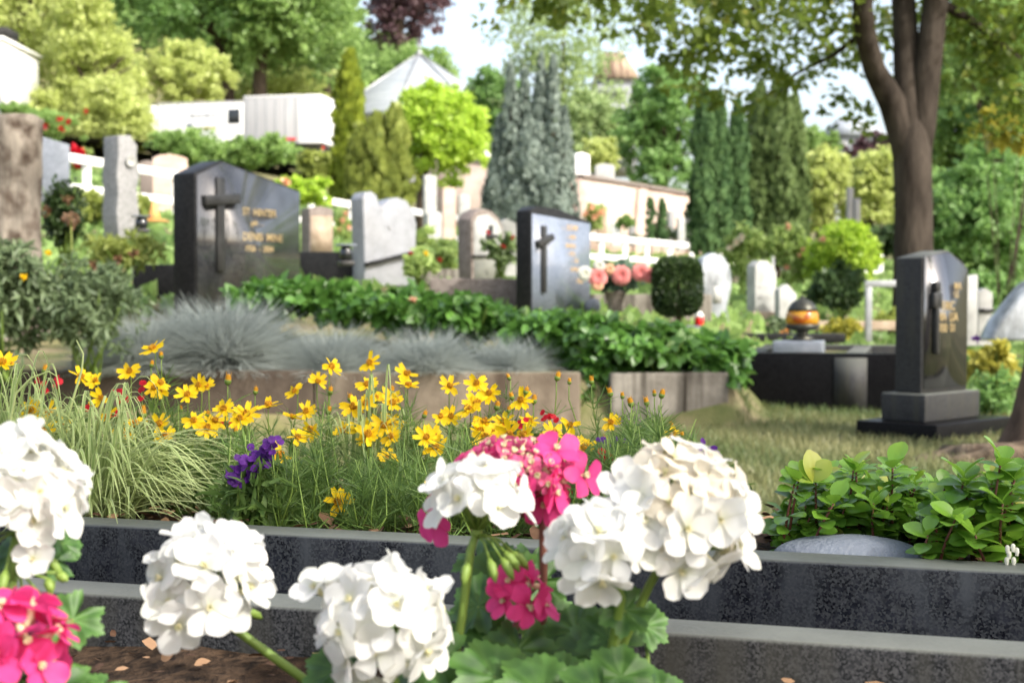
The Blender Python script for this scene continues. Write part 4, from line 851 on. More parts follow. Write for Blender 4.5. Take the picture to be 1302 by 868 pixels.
tree('dense_conifer', 'dense dark green conifer behind the dark granite stone', 'tree', (1178, 190, 1345, 385), 24, M['f_green'], 15000, .115, 14, droop=.4)
tree('dense_conifer', 'bluish green tall tree at the upper right edge', 'tree', (1180, -40, 1350, 235), 38, M['f_mid'], 12000, .17, 13)
tree('far_tree', 'green tree on the right edge beyond the conifer', 'tree', (1270, 60, 1420, 330), 44, M['f_green'], 9000, .2, 10)
far_bush('mounded green shrub under the conifer', (1190, 345, 1320, 425), 20, 'f_green', 3500, .1)
far_bush('low pale bush at the foot of the lime green slope, left of the lorry', (85, 95, 200, 215), 80, 'f_pale', 7000, .24)
far_bush('low pale bush behind the clipped hedge and the red roses', (-40, 90, 100, 190), 82, 'f_pale', 6000, .24)
far_bush('yellow leaved bush high on the lime green slope', (70, 50, 160, 150), 86, 'f_droop', 5000, .24)
far_bush('pale undergrowth between the trunks above the lorry', (280, 70, 440, 150), 108, 'f_pale', 4500, .3)
tree('broad_tree', 'tall dark conifer like tree filling the right edge, highest there', 'tree', (1190, -60, 1420, 260), 60, M['f_green'], 16000, .27, 13)
tree('broad_tree', 'hazy green tree between the sycamore trunk and the right edge', 'tree', (1160, 60, 1260, 300), 64, M['f_mid'], 9000, .26, 10)
tree('lime_bush', 'pale green bush beyond the left edge of the frame', 'tree', (-330, -60, -80, 190), 84, M['f_pale'], 9000, .32, 10)
# far wooded hillside
b = B(); n = 80000
px = np.where(rng.uniform(0, 1, n) < .66, rng.uniform(-390, 520, n), rng.uniform(1130, 1650, n)); Yw = rng.uniform(128, 260, n); X = (px-651)/FPX*Yw
hh = rng.uniform(0, 1, n)**.7*(5+3*np.sin(X*.35)+2*np.sin(Yw*.3+X*.2))
pos = np.array([(x, y, tz(x, y)+h) for x, y, h in zip(X, Yw, hh)])
b.leaves(RHOMB, pos, unit(n), unit(n)+np.array([0,-.4,.6]), rng.uniform(.5, 1.1, n), .45+.3*np.sin(X*.35)*np.sin(Yw*.21)+rng.normal(0, .15, n))
tag(b.build('woods', M['f_mid']), 'far wooded hillside closing off the cemetery', None, kind='stuff')
# sycamore with the forked trunk
def limb(b, pts, r): b.tube(pts, r, 12, tint=.5, wob=.05)
Y = 15.; t = thing('sycamore', 'large sycamore with forked brown trunk and overhanging branches', 'tree', (at(1160, 450, Y).x, Y, tz(at(1160, 450, Y).x, Y)))
P = lambda x, y, dy=0: tuple(at(x, y, Y+dy)); b = B(); k = Y/FPX
limb(b, [P(1158,470), P(1160,436), P(1161,400), P(1162,340), P(1161,250), P(1160,205), P(1160,168), P(1160,140)], np.array([43,32,27,25,24,24,22,11])*k)
limb(b, [P(1152,225), P(1148,172), P(1134,130), P(1112,90,-.2), P(1101,50,-.4), P(1097,10,-.6), P(1100,-60,-.8), P(1080,-200,-1), P(1040,-330,-1.2)], np.array([12,18,17,14.5,13,12.5,12,9,4])*k)
limb(b, [P(1158,225), P(1157,160), P(1153,90,.1), P(1150,30,.2), P(1146,-40,.3), P(1130,-180,.8), P(1110,-350,1.2)], np.array([16,18,17,16,14.5,11,4])*k)
limb(b, [P(1166,225), P(1172,160), P(1179,90), P(1186,30), P(1195,-40), P(1230,-180,-.5), P(1290,-330,-1)], np.array([14,18,17,16,14,11,4])*k)
limb(b, [P(1097,0,-.6), P(1020,-40,-1.4), P(930,-30,-2), P(830,-5,-2.6), P(745,-2,-3)], np.array([8,6.5,5,3.6,1.6])*k)
limb(b, [P(1020,-40,-1.4), P(960,10,-1), P(900,50,-.8), P(860,75,-.6)], np.array([5,4,2.8,1.2])*k)
limb(b, [P(1190,0), P(1240,30,.3), P(1290,70,.5), P(1330,110,.6)], np.array([7,5,4,2])*k)
limb(b, [P(1100,40,-.4), P(1060,70,.3), P(1010,95,.8), P(985,125,1)], np.array([4,3,2.2,1])*k)
b.build('trunk', surf('bark_sycamore', (.022,.017,.013), (.066,.053,.042), 7, .9, .15, bump=.9, bscale=18, stretch=(1,1,.25)), t, True)
syl = [(700,5,-3,60,34),(770,-10,-2.8,75,30),(838,30,-2.4,70,40),(905,25,-1.6,80,50),(880,80,-.8,55,34),(960,30,-1.2,80,45),(985,85,.4,55,38),(1030,20,-.4,70,55),(1060,70,.4,60,40),(1075,130,.6,34,24),
       (1130,50,1,60,55),(1220,40,.4,70,50),(1270,90,.6,60,55),(1300,140,.8,55,50),(1260,175,.6,40,26),(1310,30,.2,70,50),(1100,170,1,26,16),(850,-40,-1,120,45),(1000,-60,0,140,55),(1150,-60,0,130,60),(1290,-50,0,110,60),(720,40,-2.6,26,16),(1085,150,.6,26,14),(930,80,.2,45,24),(905,125,.3,40,18),(965,135,.6,40,20),(1005,110,.5,36,22),(1040,140,.7,30,18),(860,115,-.2,30,16)]
lob = []
for px, py, dy, rx, rz in syl:
    q = at(px, py, Y+dy); lob.append((tuple(q), (rx*k, rx*k*1.1, rz*k)))
b = B(); crown(b, lob, 8000, .082, MAPLE, clus=.6, perclus=6, shell=(.2, 1.15), droop=.5, up=.5, tv=.3)
big = [(tuple(at(1150, -330, Y)+Vector((dx, dy, dz))), (r, r, r*.75)) for dx, dy, dz, r in ((-3.2,-1,.2,2.2),(0,0,.6,2.8),(2.8,1,.3,2.4),(-1,3,.2,2.2),(.5,-3.2,0,2.2),(-4.6,1,-.3,1.6),(1,0,2.4,2.4))]
crown(b, big, 1300, .16, MAPLE, clus=.3, perclus=12, shell=(.3, 1.), droop=.3, tv=.25)
b.build('crown', M['f_syc'], t)
bush('maple_spray', 'yellow tinged drooping maple boughs at the right edge under the sycamore', (1225, 130, 1330, 215), 16.5, M['f_yell'], 420, .12, MAPLE, 6, cat='tree', stems=True, smat='bark', z0=.2, droop=.6)
# trunk at the right edge, its crown shading the near graves
t = thing('leaning_tree', 'leaning brown tree trunk with flared foot cut by the right edge', 'tree', (2.2, 5.9, 0))
b = B(); Yt = 5.9
limb(b, [tuple(at(1322, 640, Yt)), tuple(at(1326, 590, Yt)), tuple(at(1336, 540, Yt)), tuple(at(1348, 470, Yt)), tuple(at(1360, 380, Yt)), tuple(at(1390, 200, Yt)), (3.3, 5.6, 2.6), (3.6, 5.4, 4.4), (3.4, 5.0, 6.5)], [.36,.22,.17,.155,.15,.145,.14,.12,.05])
for a, (dx, dy, dz) in enumerate(((-1.6,-.6,1.6),(1.4,-1,1.8),(-.6,1.5,1.8),(1.2,1.2,1.4))): limb(b, [(3.55,5.4,4.1), (3.55+dx*.5, 5.4+dy*.5, 4.3+dz*.6), (3.55+dx*1.3, 5.4+dy*1.3, 4.4+dz)], [.07,.05,.015])
b.build('trunk', M['bark_warm'], t, True)
b = B(); crown(b, [((3.4+dx,5.2+dy,6.2+dz),(r,r,r*.6)) for dx, dy, dz, r in ((0,0,.4,1.9),(-2,-.4,0,1.5),(1.8,.3,0,1.6),(0,1.8,.1,1.5),(.2,-1.8,0,1.5),(-1.8,1.4,.2,1.3),(-.4,0,1.2,1.6))], SHADE1, .15, MAPLE, clus=.34, perclus=14, shell=(.3,1)); b.build('crown', M['f_green'], t)
o = B().blob((at(1290, 585, 5.8).x+.05, 5.75, -.02), (.42,.3,.1), 4, .35, 3.).build('earth_mound', surf('earth_mound', (.07,.05,.035), (.2,.155,.11), 14, .95, .1, bump=.8, bscale=40), smooth=True); struct(o)
# tall trees behind and right of the photographer, mirrored in the polished stones
for i, (x, y, h, r, lab) in enumerate(((7.6,-3.2,6.8,2.9,'tall leafy tree to the right of the photographer'),(4.4,-7.5,7.2,3.2,'tall leafy tree behind the photographer'),(13.5,4.5,8,3.6,'tall leafy tree far to the right of the frame'),(14,-9,8,3.8,'tall leafy tree behind to the right'))):
    t = thing('shade_tree', lab, 'tree', (x, y, 0)); b = B()
    crown(b, lobes_in((x, y, h), (r, r, r*.75), 9), SHADE2, .19, MAPLE, clus=.3, perclus=14, shell=(.3, 1.)); b.build('crown', M['f_green'], t)
    b = B(); limb(b, [(x,y,-.1),(x+.05,y,.5),(x,y,h*.4),(x-.1,y+.1,h*.7),(x,y,h)], [.34,.24,.2,.15,.05])
    for q in range(6):
        a = q*1.05; limb(b, [(x-.05,y,h*.45), (x+r*.4*math.cos(a), y+r*.4*math.sin(a), h*.7), (x+r*.75*math.cos(a), y+r*.75*math.sin(a), h*.9)], [.09,.06,.02])
    b.build('trunk', M['bark'], t, True)
# ------------------------------------------------------------------ near flowers
def frame(d, up=None):
    """matrix whose z axis is d"""
    return Vector(d).normalized().to_track_quat('Z', 'Y').to_matrix().to_4x4()
# --- yellow coreopsis
def petal_grid(L, W, nu=4, nv=2, notch=.12, cup=.1, prof=None):
    prof = prof or [.35,.8,1.,.95,.62]; V = []
    for i in range(nu+1):
        u = i/nu
        for j in range(-nv, nv+1):
            v = j/nv; w = prof[i]*W/2
            uu = u-(notch*(1-abs(v))*(i == nu))+(.05*(abs(v) > .4)*(abs(v) < .9)*(i == nu))
            V.append((v*w, uu*L, cup*L*(u*u)+.12*W*v*v*prof[i]))
    k = 2*nv+1
    return np.array(V), np.array([[i*k+j, i*k+j+1, (i+1)*k+j+1, (i+1)*k+j] for i in range(nu) for j in range(k-1)])
def daisy_mesh(var):
    b = B(); n = 8; r = .0182
    for i in range(n):
        if rng.uniform() < .06: continue
        L = r*rng.uniform(.85, 1.1); V, F = petal_grid(L, .0092*rng.uniform(.8, 1.1), cup=rng.uniform(-.12, .32)+.12*var)
        a = 2*PI*i/n+rng.normal(0, .1); ca, sa = math.cos(a), math.sin(a)
        tw = rng.normal(0, .25); V[:, 2] += V[:, 0]*tw; V[:, 1] += .002
        X = V[:, 0]*ca-V[:, 1]*sa; Yv = V[:, 0]*sa+V[:, 1]*ca
        b.add(np.stack([X, Yv, V[:, 2]], 1), F, rng.uniform(.35, .8)+np.linspace(-.15, .2, len(V)))
    d = B(); d.lathe((0,0,-.001), [(.003,-.003),(.0048,0),(.0052,.002),(.004,.0035),(.002,.0042)], 10, tint=.4)
    for q in range(40):
        a = rng.uniform(0, 2*PI); rr = .0052*math.sqrt(rng.uniform(0, 1)); d.box((rr*math.cos(a), rr*math.sin(a), .0035), (.0009,.0009,.004), a, tint=rng.uniform(0, 1))
    return b, d
DAISY = [daisy_mesh(v) for v in (0,0,.5,1,2.2)]
DMESH = []
for b, d in DAISY:
    o1 = b.build('flower', M['p_yellow'], smooth=True); o2 = d.build('disc', M['p_disc']); DMESH.append((o1.data, o2.data))
    bpy.data.objects.remove(o1); bpy.data.objects.remove(o2)
def bud_mesh():
    # green calyx below, orange tip above
    b = B(); b.lathe((0,0,0), [(.002,-.006),(.0045,-.003),(.005,0),(.0048,.004),(.003,.008),(.001,.0095)], 9, tint=.4)
    for i in range(8):
        a = i*PI/4; b.add([(.004*math.cos(a-.3),.004*math.sin(a-.3),.001),(.004*math.cos(a+.3),.004*math.sin(a+.3),.001),(.0055*math.cos(a),.0055*math.sin(a),.011+.003*(i%2))], [[0,1,2]], .7)
    nf = sum(len(f) for f in b.F); b.lathe((0,0,0), [(.001,-.0085),(.0042,-.0065),(.0056,-.003),(.0056,-.0005),(.005,.001)], 9, tint=.5)
    o = b.build('flower_bud', M['p_disc'], smooth=True); me = o.data; me.materials.append(M['stem']); bpy.data.objects.remove(o)
    for p in me.polygons: p.material_index = int(p.index >= nf)
    return me
BUD = bud_mesh()
def child_mesh(name, me, parent, Mx):
    o = bpy.data.objects.new(name, me); COL.objects.link(o); o.parent = parent
    o.matrix_local = Matrix.Translation(-wloc(parent)) @ Mx if parent.parent is None else Mx
    return o
FL = [(195,443,0),(205,452,1),(193,463,1),(165,472,0),(102,479,0),(122,484,0),(203,487,0),(204,497,0),(196,493,0),(15,463,1),(3,461,0),(57,470,1),(253,490,0),(263,491,0),(290,483,1),(238,502,0),(325,497,1),(230,520,1),(40,522,0),(172,539,0),(203,539,0),(137,530,0),(313,526,0),(341,515,0),(264,543,0),(82,541,0),
 (375,497,0),(404,485,0),(372,530,0),(389,523,0),(379,556,0),(356,578,0),(335,623,0),(430,638,0),(437,547,0),(467,489,0),(517,475,0),(519,490,0),(445,506,1),(466,513,0),(449,517,0),(493,505,0),(499,512,0),(459,547,0),(497,537,0),(488,541,0),(493,582,0),(560,529,0),(573,529,0),(551,553,0),(572,491,0),(606,487,0),(622,499,0),(607,513,0),(632,516,1),(616,536,0),(617,556,0),(625,552,0),
 (669,497,1),(662,508,0),(647,521,1),(640,536,0),(704,551,0),(725,540,0),(777,537,0),(744,570,0),(692,563,0),(832,500,1),(802,512,1),(822,511,1),(724,485,1),(752,484,1),(855,553,0),(867,553,1),(854,541,1),(470,461,0),(421,466,0),(679,508,1),(648,551,0),(596,520,0),(540,527,1),(418,522,1),(300,548,1),(420,497,1),(770,560,1),(706,563,1)]
for q in range(26): FL.append((rng.uniform(330, 700), rng.uniform(530, 615), 0) if q < 13 else (rng.uniform(20, 330), rng.uniform(500, 560), int(q % 3 == 0)))
for q in range(9): FL.append((rng.uniform(340, 860), rng.uniform(478, 540), 1))
MIDX = [(-60,300,'clump of yellow flowering tickseed at the left, behind the striped grass',130,150),(300,650,'large central clump of yellow tickseed flowers with fine thread like leaves',470,0),(650,920,'yellow tickseed clump at the right with many buds and few open flowers',760,0)]
def bedz(Yv): return .368-(Yv-1.6)*.06
for ci, (xa, xb, lab, pc, _) in enumerate(MIDX):
    Yc = 2.0; g = at(pc, 650, Yc); g = Vector((g.x, Yc, bedz(Yc)-.004))
    t = thing('tickseed_plant', lab, 'flowering plant', g, 'yellow tickseed clumps in the bed'); stems = B(); fol = B(); tips = []
    for px, py, kind in FL:
        if not (xa <= px < xb): continue
        Yf = 1.76+max(0, (640-py))/190*.42+rng.uniform(-.03, .05)
        if px > 650: Yf = min(Yf, 2.02)
        lim = (1.6255)/(1+.3*(px-651)/FPX)+.09; Yf = max(Yf, lim)
        p = at(px, py, Yf); u = Vector((rng.normal(0, .4), -.75+rng.normal(0, .32), .75+rng.normal(0, .25))).normalized()
        if kind: u = Vector((rng.normal(0, .2), -.1, 1)).normalized()
        Mx = Matrix.Translation(p) @ frame(u) @ Matrix.Rotation(rng.uniform(0, 6.28), 4, 'Z') @ Matrix.Scale(rng.uniform(.74, 1.12), 4)
        if kind: o = child_mesh('flower_bud', BUD, t, Mx @ Matrix.Scale(rng.uniform(.6, .85), 4))
        else:
            m1, m2 = DMESH[rng.choice(5, p=[.3,.3,.2,.12,.08])]; o = child_mesh('flower', m1, t, Mx); child_mesh('disc', m2, o, Matrix())
        base = Vector((p.x+rng.normal(0, .03), Yf+rng.uniform(-.01, .05), bedz(Yf)))
        mid = p.lerp(base, .5)+Vector((rng.normal(0, .006), rng.normal(0, .006), 0)); pe = p-u*.006
        stems.tube([base, mid, pe-Vector((0,0,.02)), pe], [.0013,.0011,.0009,.0009], 5, tint=rng.uniform(.3, .8)); tips.append((p, base))
    # bare side stems and thread leaves
    n = 420 if ci == 1 else 330
    xs = rng.uniform(max(xa, -40), min(xb, 890), n); hh = []
    tops = [(f[0], f[1]) for f in FL]
    for x in xs:
        near = [q[1] for q in tops if abs(q[0]-x) < 45]
        hi = min(near) if near else 545
        if x > 790: hi = max(hi, 500)
        if x < 300: hi = max(hi, 492)
        py = hi+10+rng.uniform(0, 1)**1.0*(645-hi)
        lim = 1.6255/(1+.3*(x-651)/FPX)+.03
        Yf = lim+(rng.uniform(.24, .46) if x < 290 else rng.uniform(0, .42))
        for fx, fy, fk in FL:
            if not fk and abs(fx-x) < 15 and fy > py-4: py = max(py, fy+rng.uniform(12, 40))
        py = min(py, 660); p = at(x, py, Yf); 
        if p.z < bedz(Yf)+.02: continue
        base = Vector((p.x+rng.normal(0, .02), Yf+rng.normal(0, .015), bedz(Yf)))
        stems.tube([base, p.lerp(base, .5)+Vector((rng.normal(0, .008), rng.normal(0, .008), 0)), p], [.0012,.001,.0006], 4, tint=rng.uniform(.1, .8)); tips.append((p, base))
    # thread leaves in whorls along each stem
    pos = []; 
    for p, base in tips:
        L = (p-base).length; nn = max(2, int(L/.017))
        for q in range(nn):
            f = rng.uniform(.0, .84) ; c = base.lerp(p, f)
            for _ in range(8): pos.append(tuple(c))
    pos = np.array(pos); n = len(pos); ax = unit(n)*np.array([1,1,.5])+np.array([0,0,.55])
    TH = (np.array([(-.016,0,0),(.016,0,0),(.02,.5,-.02),(.006,1,-.12),(-.006,1,-.12),(-.02,.5,-.02)], float), [np.array([[0,1,2,5],[5,2,3,4]])], np.zeros(6))
    fol.leaves(TH, pos, ax, unit(n), rng.uniform(.016, .042, n), rng.uniform(.1, .9, n)); fol.build('foliage', M['f_thread'], t); stems.build('stem', M['stem'], t)
# --- striped sedge
def sedge(label, px, py, Y, n, reach, height, lean0=0.):
    c = at(px, py, Y); c.z = bedz(Y); t = thing('striped_sedge', label, 'ornamental grass', c); b = B()
    for i in range(n):
        a = rng.uniform(0, 2*PI); L = reach*rng.uniform(.6, 1.15); hi = height*rng.uniform(.3, 1.15); wd = .0021*rng.uniform(.6, 1.3)
        up_ = rng.uniform() < .28; L *= .45 if up_ else 1.; hi *= rng.uniform(1.1, 1.6) if up_ else 1.
        d = Vector((math.cos(a), math.sin(a)*.55, 0)); base = c+Vector((rng.normal(0, .02), rng.normal(0, .02), 0)); V = []; T = []; m = 12
        s0 = Vector((-d.y, d.x, 0)).normalized(); kink = rng.normal(0, .7)
        for k in range(m+1):
            u = k/m; p = base+d*(L*u**1.15)+s0*(L*.12*kink*u*u)+Vector((0, 0, hi*(2.6*u-1.1*u*u-1.05*u**3 if True else 0)))
            p.z = max(p.z, c.z+.003*(1+rng.uniform()))
            w = wd*(1-u**3)*(.6+.8*min(1, u*5)/1.4)
            nd = s0*w; V += [tuple(p-nd), tuple(p-nd*.35+Vector((0,0,-w*.5))), tuple(p+nd*.35+Vector((0,0,-w*.5))), tuple(p+nd)]; q = rng.uniform(-.08, .08); T += [.98+q, .2+q, .2+q, .98+q]
        F = np.array([[k*4+j, k*4+j+1, k*4+j+5, k*4+j+4] for k in range(m) for j in range(3)])
        b.add(V, F, np.array(T))
    b.build('blades', M['f_sedge'], t); return t
sedge('big arching clump of cream striped sedge grass at the left behind the kerb', 120, 640, 1.88, 520, .24, .12)
sedge('second striped sedge clump, cut by the left edge of the frame', 0, 630, 1.98, 420, .2, .15)
sedge('small tuft of pale striped sedge between the yellow flowers in the middle', 470, 610, 2.0, 110, .11, .14)
b = B(); p = at(106, 470, 1.9)
t = thing('grass_stalk', 'few tall single pale stalks rising above the striped sedge', 'grass stalk', at(60, 640, 1.9))
for pts in ([(0,640),(8,560),(20,500),(40,480),(62,472),(72,478)], [(60,620),(78,560),(92,510),(104,470),(106,450),(97,432)], [(70,600),(76,560),(80,545)], [(120,560),(128,520),(134,503)]): b.tube([tuple(at(x, y, 1.9)) for x, y in pts], [.0022,.002,.0018,.0015,.0011,.0006][:len(pts)], 5, tint=.75)
b.build('stalk', M['f_sedge'], t)
# --- small bedding flowers: purple verbena, red dianthus
def small_flowers(name, label, cat, pts, Y, m, r, fol=True, per=9, group=None):
    c = at(np.mean([p[0] for p in pts]), np.mean([p[1] for p in pts]), Y); g = Vector((c.x, Y, bedz(Y))); t = thing(name, label, cat, g, group); st = B()
    V0, F0 = petal_grid(r, r*.95, 3, 1, .15, .05, [.3,.8,1.,.85])
    for px, py in pts:
        q = at(px, py, Y+rng.uniform(-.02, .02)); b = B()
        for f in range(per):
            o = q+Vector(rng.normal(0, 1, 3))*r*.9*(per > 1); Mx = Matrix.Translation(o) @ frame((rng.normal(0, .5), -.8, .7+rng.normal(0, .3))) @ Matrix.Rotation(rng.uniform(0, 6), 4, 'Z')
            for k in range(5):
                Mk = np.array(Mx @ Matrix.Rotation(k*2*PI/5, 4, 'Z')); b.add(V0@Mk[:3,:3].T+Mk[:3,3], F0, rng.uniform(.1, .9))
        b.build('flower', m, t, True); st.tube([(q.x+rng.normal(0, .01), q.y, g.z), tuple(q)], [.0012,.0008], 4)
    st.build('stem', M['stem'], t)
    n = 60*len(pts)
    if fol:
        b = B(); base = np.array([tuple(at(*pts[i], Y)) for i in rng.integers(0, len(pts), n)]); f = rng.uniform(0, .85, n); base[:, 2] = g.z+(base[:, 2]-g.z)*f; base[:, :2] += rng.normal(0, .015, (n, 2))
        b.leaves(LANCE, base, unit(n)+np.array([0,0,.5]), unit(n), rng.uniform(.012, .03, n), rng.uniform(.1, .9, n)); b.build('foliage', M['f_thread'], t)
    return t
small_flowers('verbena', 'purple verbena cluster between sedge and the central yellow clump', 'flowering plant', [(300,600),(308,592),(318,598),(316,586),(328,590),(334,580),(340,572),(326,578),(303,608),(345,566)], 1.765, M['p_purple'], .0052, per=13)
small_flowers('verbena', 'small purple verbena heads right of the yellow flowers, behind the big white bloom', 'flowering plant', [(888,577),(896,580),(905,583),(893,573),(908,576)], 1.72, M['p_purple'], .005)
small_flowers('verbena', 'few faint purple blossoms among the buds at the right of the bed', 'flowering plant', [(768,560),(774,568),(792,556),(764,575),(780,580)], 1.9, M['p_purple'], .005, per=3)
small_flowers('red_dianthus', 'deep red dianthus dots low in front of the right yellow clump', 'flowering plant', [(727,690),(741,643),(724,655),(730,671),(716,640),(738,672),(745,652),(722,630),(765,585),(780,586),(752,600),(712,660),(748,690)], 1.72, M['p_red'], .0055, per=4)
small_flowers('red_dianthus', 'red dianthus dots among the left yellow clump', 'flowering plant', [(55,488),(74,490),(152,500),(152,506),(148,525),(105,515),(285,537),(180,498)], 2.1, M['p_red'], .006, per=4)
small_flowers('red_dianthus', 'tiny dark red blossoms at the top of the central yellow clump', 'flowering plant', [(692,530),(700,532),(642,548),(632,546),(722,560),(668,540),(652,556)], 2.0, M['p_red'], .005, per=3)
# --- glossy wintergreen shrubs
WL = grid_leaf([.06,.19,.29,.36,.385,.37,.28,.07], 2, .22, .22, edge=0., tip=.05)
def winter(label, pts, Y, seed, tall=None):
    c = at(np.mean([p[0] for p in pts]), 700, Y); g = Vector((c.x, Y, bedz(Y)-.005)); t = thing('wintergreen', label, 'shrub', g, 'glossy leaved wintergreen shrubs'); b = B(); st = B(); cap = B(); nc = 0
    for px, py, dy, k, s in pts:
        q = at(px, py, Y+dy); base = Vector((q.x+rng.normal(0, .012), q.y+.01, g.z)); st.tube([base, base.lerp(q, .6)+Vector((0, .005, 0)), q], [.002,.0016,.0012], 5)
        a0 = rng.uniform(0, 6.28); a = a0+np.arange(k)*2.4; el = np.linspace(-.1, .95, k)+rng.normal(0, .12, k)
        d = np.stack([np.cos(a)*np.cos(el), np.sin(a)*np.cos(el)-.1, np.sin(el)], 1)
        nrm = np.stack([-np.cos(a)*np.sin(el), -np.sin(a)*np.sin(el), np.cos(el)], 1)+rng.normal(0, .2, (k, 3))+np.array([0,-.25,.2])
        pos = np.tile(np.array(q), (k, 1))+np.stack([np.zeros(k), np.zeros(k), np.linspace(-.012, .003, k)], 1)
        b.leaves(WL, pos, d, nrm, s*rng.uniform(.75, 1.12, k), np.linspace(.2, .65, k)+rng.normal(0, .12, k))
        m = 5; f = rng.uniform(.25, .9, m); a = rng.uniform(0, 6.28, m); e = rng.uniform(-.1, .6, m)
        d = np.stack([np.cos(a)*np.cos(e), np.sin(a)*np.cos(e)-.25, np.sin(e)], 1); pos = np.array(base)+(np.array(q)-np.array(base))*f[:, None]
        b.leaves(WL, pos, d, np.stack([-np.cos(a)*np.sin(e), -np.sin(a)*np.sin(e)-.3, np.cos(e)], 1)+rng.normal(0, .25, (m, 3)), s*rng.uniform(.7, 1.05, m), rng.uniform(.1, .5, m))
    b.build('foliage', M['f_winter'], t, True); st.build('stem', M['stem_red'], t)
    return t
def ros(x0, x1, tops, n, dep):
    L = []
    for i in range(n):
        x = rng.uniform(x0, x1); top = np.interp(x, *tops); f = rng.uniform(0, 1)**1.0; L.append((x, top+f*(700-top)*.95+8, rng.uniform(0, dep)*(.3+.7*(1-f)), int(rng.integers(5, 8)), rng.uniform(.020, .028)))
    return L
W1 = ros(995, 1190, ([985,1010,1050,1100,1140,1190], [640,600,588,592,588,615]), 130, .2)
W1 += [(1010,615,.0,6,.028),(1085,598,.02,7,.03),(1135,595,.02,7,.03),(1110,640,-.01,6,.03),(1060,640,-.02,6,.028)]
t = winter('low glossy leaved wintergreen shrub with a bronze tipped shoot, behind the round stone', W1, 1.62, 1)
b = B(); q = at(1034, 612, 1.62); d = np.array([(-.05,-.1,1),(.5,-.2,.8),(-.8,-.2,.35),(-.35,0,.75),(.25,.3,.9),(.75,-.1,.3)], float); b.leaves(WL, np.tile(np.array(q), (6, 1)), d, np.array([(.5,-1,.1),(-.5,-1,.3),(.1,-.6,.8),(.4,-1,.4),(0,-1,.3),(-.1,-.5,.9)], float), np.array([.036,.03,.026,.028,.028,.024]), np.array([.9,.85,.8,.8,.75,.7])); b.build('young_shoot', M['f_winter'], t, True)['label'] = 'yellow bronze young shoot'
W2 = ros(1185, 1400, ([1180,1215,1240,1270,1302,1400], [622,598,612,595,585,575]), 130, .2)
W2 += [(1272,590,.0,7,.032),(1290,610,.0,6,.032),(1225,608,.01,7,.033),(1215,660,-.03,6,.03),(1240,680,-.04,5,.03),(1275,640,-.02,6,.032),(1180,680,-.02,6,.028)]
t = winter('glossy leaved wintergreen shrub with small white bell flowers at the right edge', W2, 1.52, 2)
for px, py in ((1281,697),(1288,695),(1283,704),(1280,712),(1289,712),(1293,700)):
    q = at(px, py, 1.455); B().lathe(q, [(.0008,.0035),(.0022,.002),(.0026,-.001),(.0016,-.004),(.002,-.005)], 10).build('bell_flower', M['p_white'], t, True)
# flat round stone
q = at(1088, 702, 1.56); o = B().blob((q.x, q.y+.03, .362), (.084, .06, .028), 4, .12, 1.2, seed=3.).build('round_stone', M['boulder'], smooth=True, origin=(q.x, q.y+.03, .362)); tag(o, 'smooth blue grey flat boulder lying just behind the granite kerb', 'stone')
# ------------------------------------------------------------------ geraniums
def gpetal(L, W, var):
    nu, nv = 6, 3; V = []; T = []; ph = rng.uniform(0, 6)
    prof = [.16,.42,.72,.93,1.,.88,.45]
    for i in range(nu+1):
        u = i/nu
        for j in range(-nv, nv+1):
            v = j/nv; w = prof[i]*W/2
            uu = u-.07*(v*v)*(u > .8)+.0
            V.append((v*w, uu*L, L*(.22*u-.26*u*u+var*u*u)+.08*W*v*v*u+.035*L*math.sin(ph+2.5*v+3*u)*u)); T.append(min(1, .05+2.4*u))
    k = 2*nv+1
    return np.array(V), np.array([[i*k+j, i*k+j+1, (i+1)*k+j+1, (i+1)*k+j] for i in range(nu) for j in range(k-1)]), np.array(T)
def floret_mesh(mat, small=1., var=0.):
    b = B()
    for k in range(5):
        V, F, T = gpetal(.0185*small*rng.uniform(.88, 1.1), .0160*small*rng.uniform(.9, 1.1), var+rng.normal(0, .12)); a = k*2*PI/5+rng.normal(0, .1); e = rng.normal(.12, .12)
        Mk = np.array(Matrix.Rotation(a, 4, 'Z') @ Matrix.Rotation(e, 4, 'X') @ Matrix.Rotation(rng.normal(0, .22), 4, 'Y')); V[:, 1] += .0012; V[:, 2] += .0005*k
        b.add(V@Mk[:3,:3].T, F, T*.7+rng.normal(.2, .08))
    nf = sum(len(f) for f in b.F)
    for q in range(7): a_ = q*.9; b.tube([(0,0,0), (.0022*math.cos(a_), .0022*math.sin(a_), .0055)], [.0006,.0005], 4, tint=q/6)
    b.lathe((0,0,-.006), [(.001,-.004),(.0024,0),(.0026,.004),(.001,.007)], 7, tint=.6)
    o = b.build('floret', mat, smooth=True); me = o.data; me.materials.append(M['eye']); bpy.data.objects.remove(o)
    for p in me.polygons: p.material_index = int(p.index >= nf)
    return me
M['eye'] = leafmat('flower_eye', (.5,.5,.26), (.8,.72,.45), .2)
FM = {k: [floret_mesh(M[m], s, v) for v in (-.1, .1, .3, .0)] for k, (m, s) in dict(white=('p_white',1.06), cream=('p_cream',.95), pink=('p_pink',.95), dull=('p_pinkdull',.42)).items()}
def GY(Y): return .85+(Y-.70)*.72
def gat(px, py, Y): return at(px, py, GY(Y))
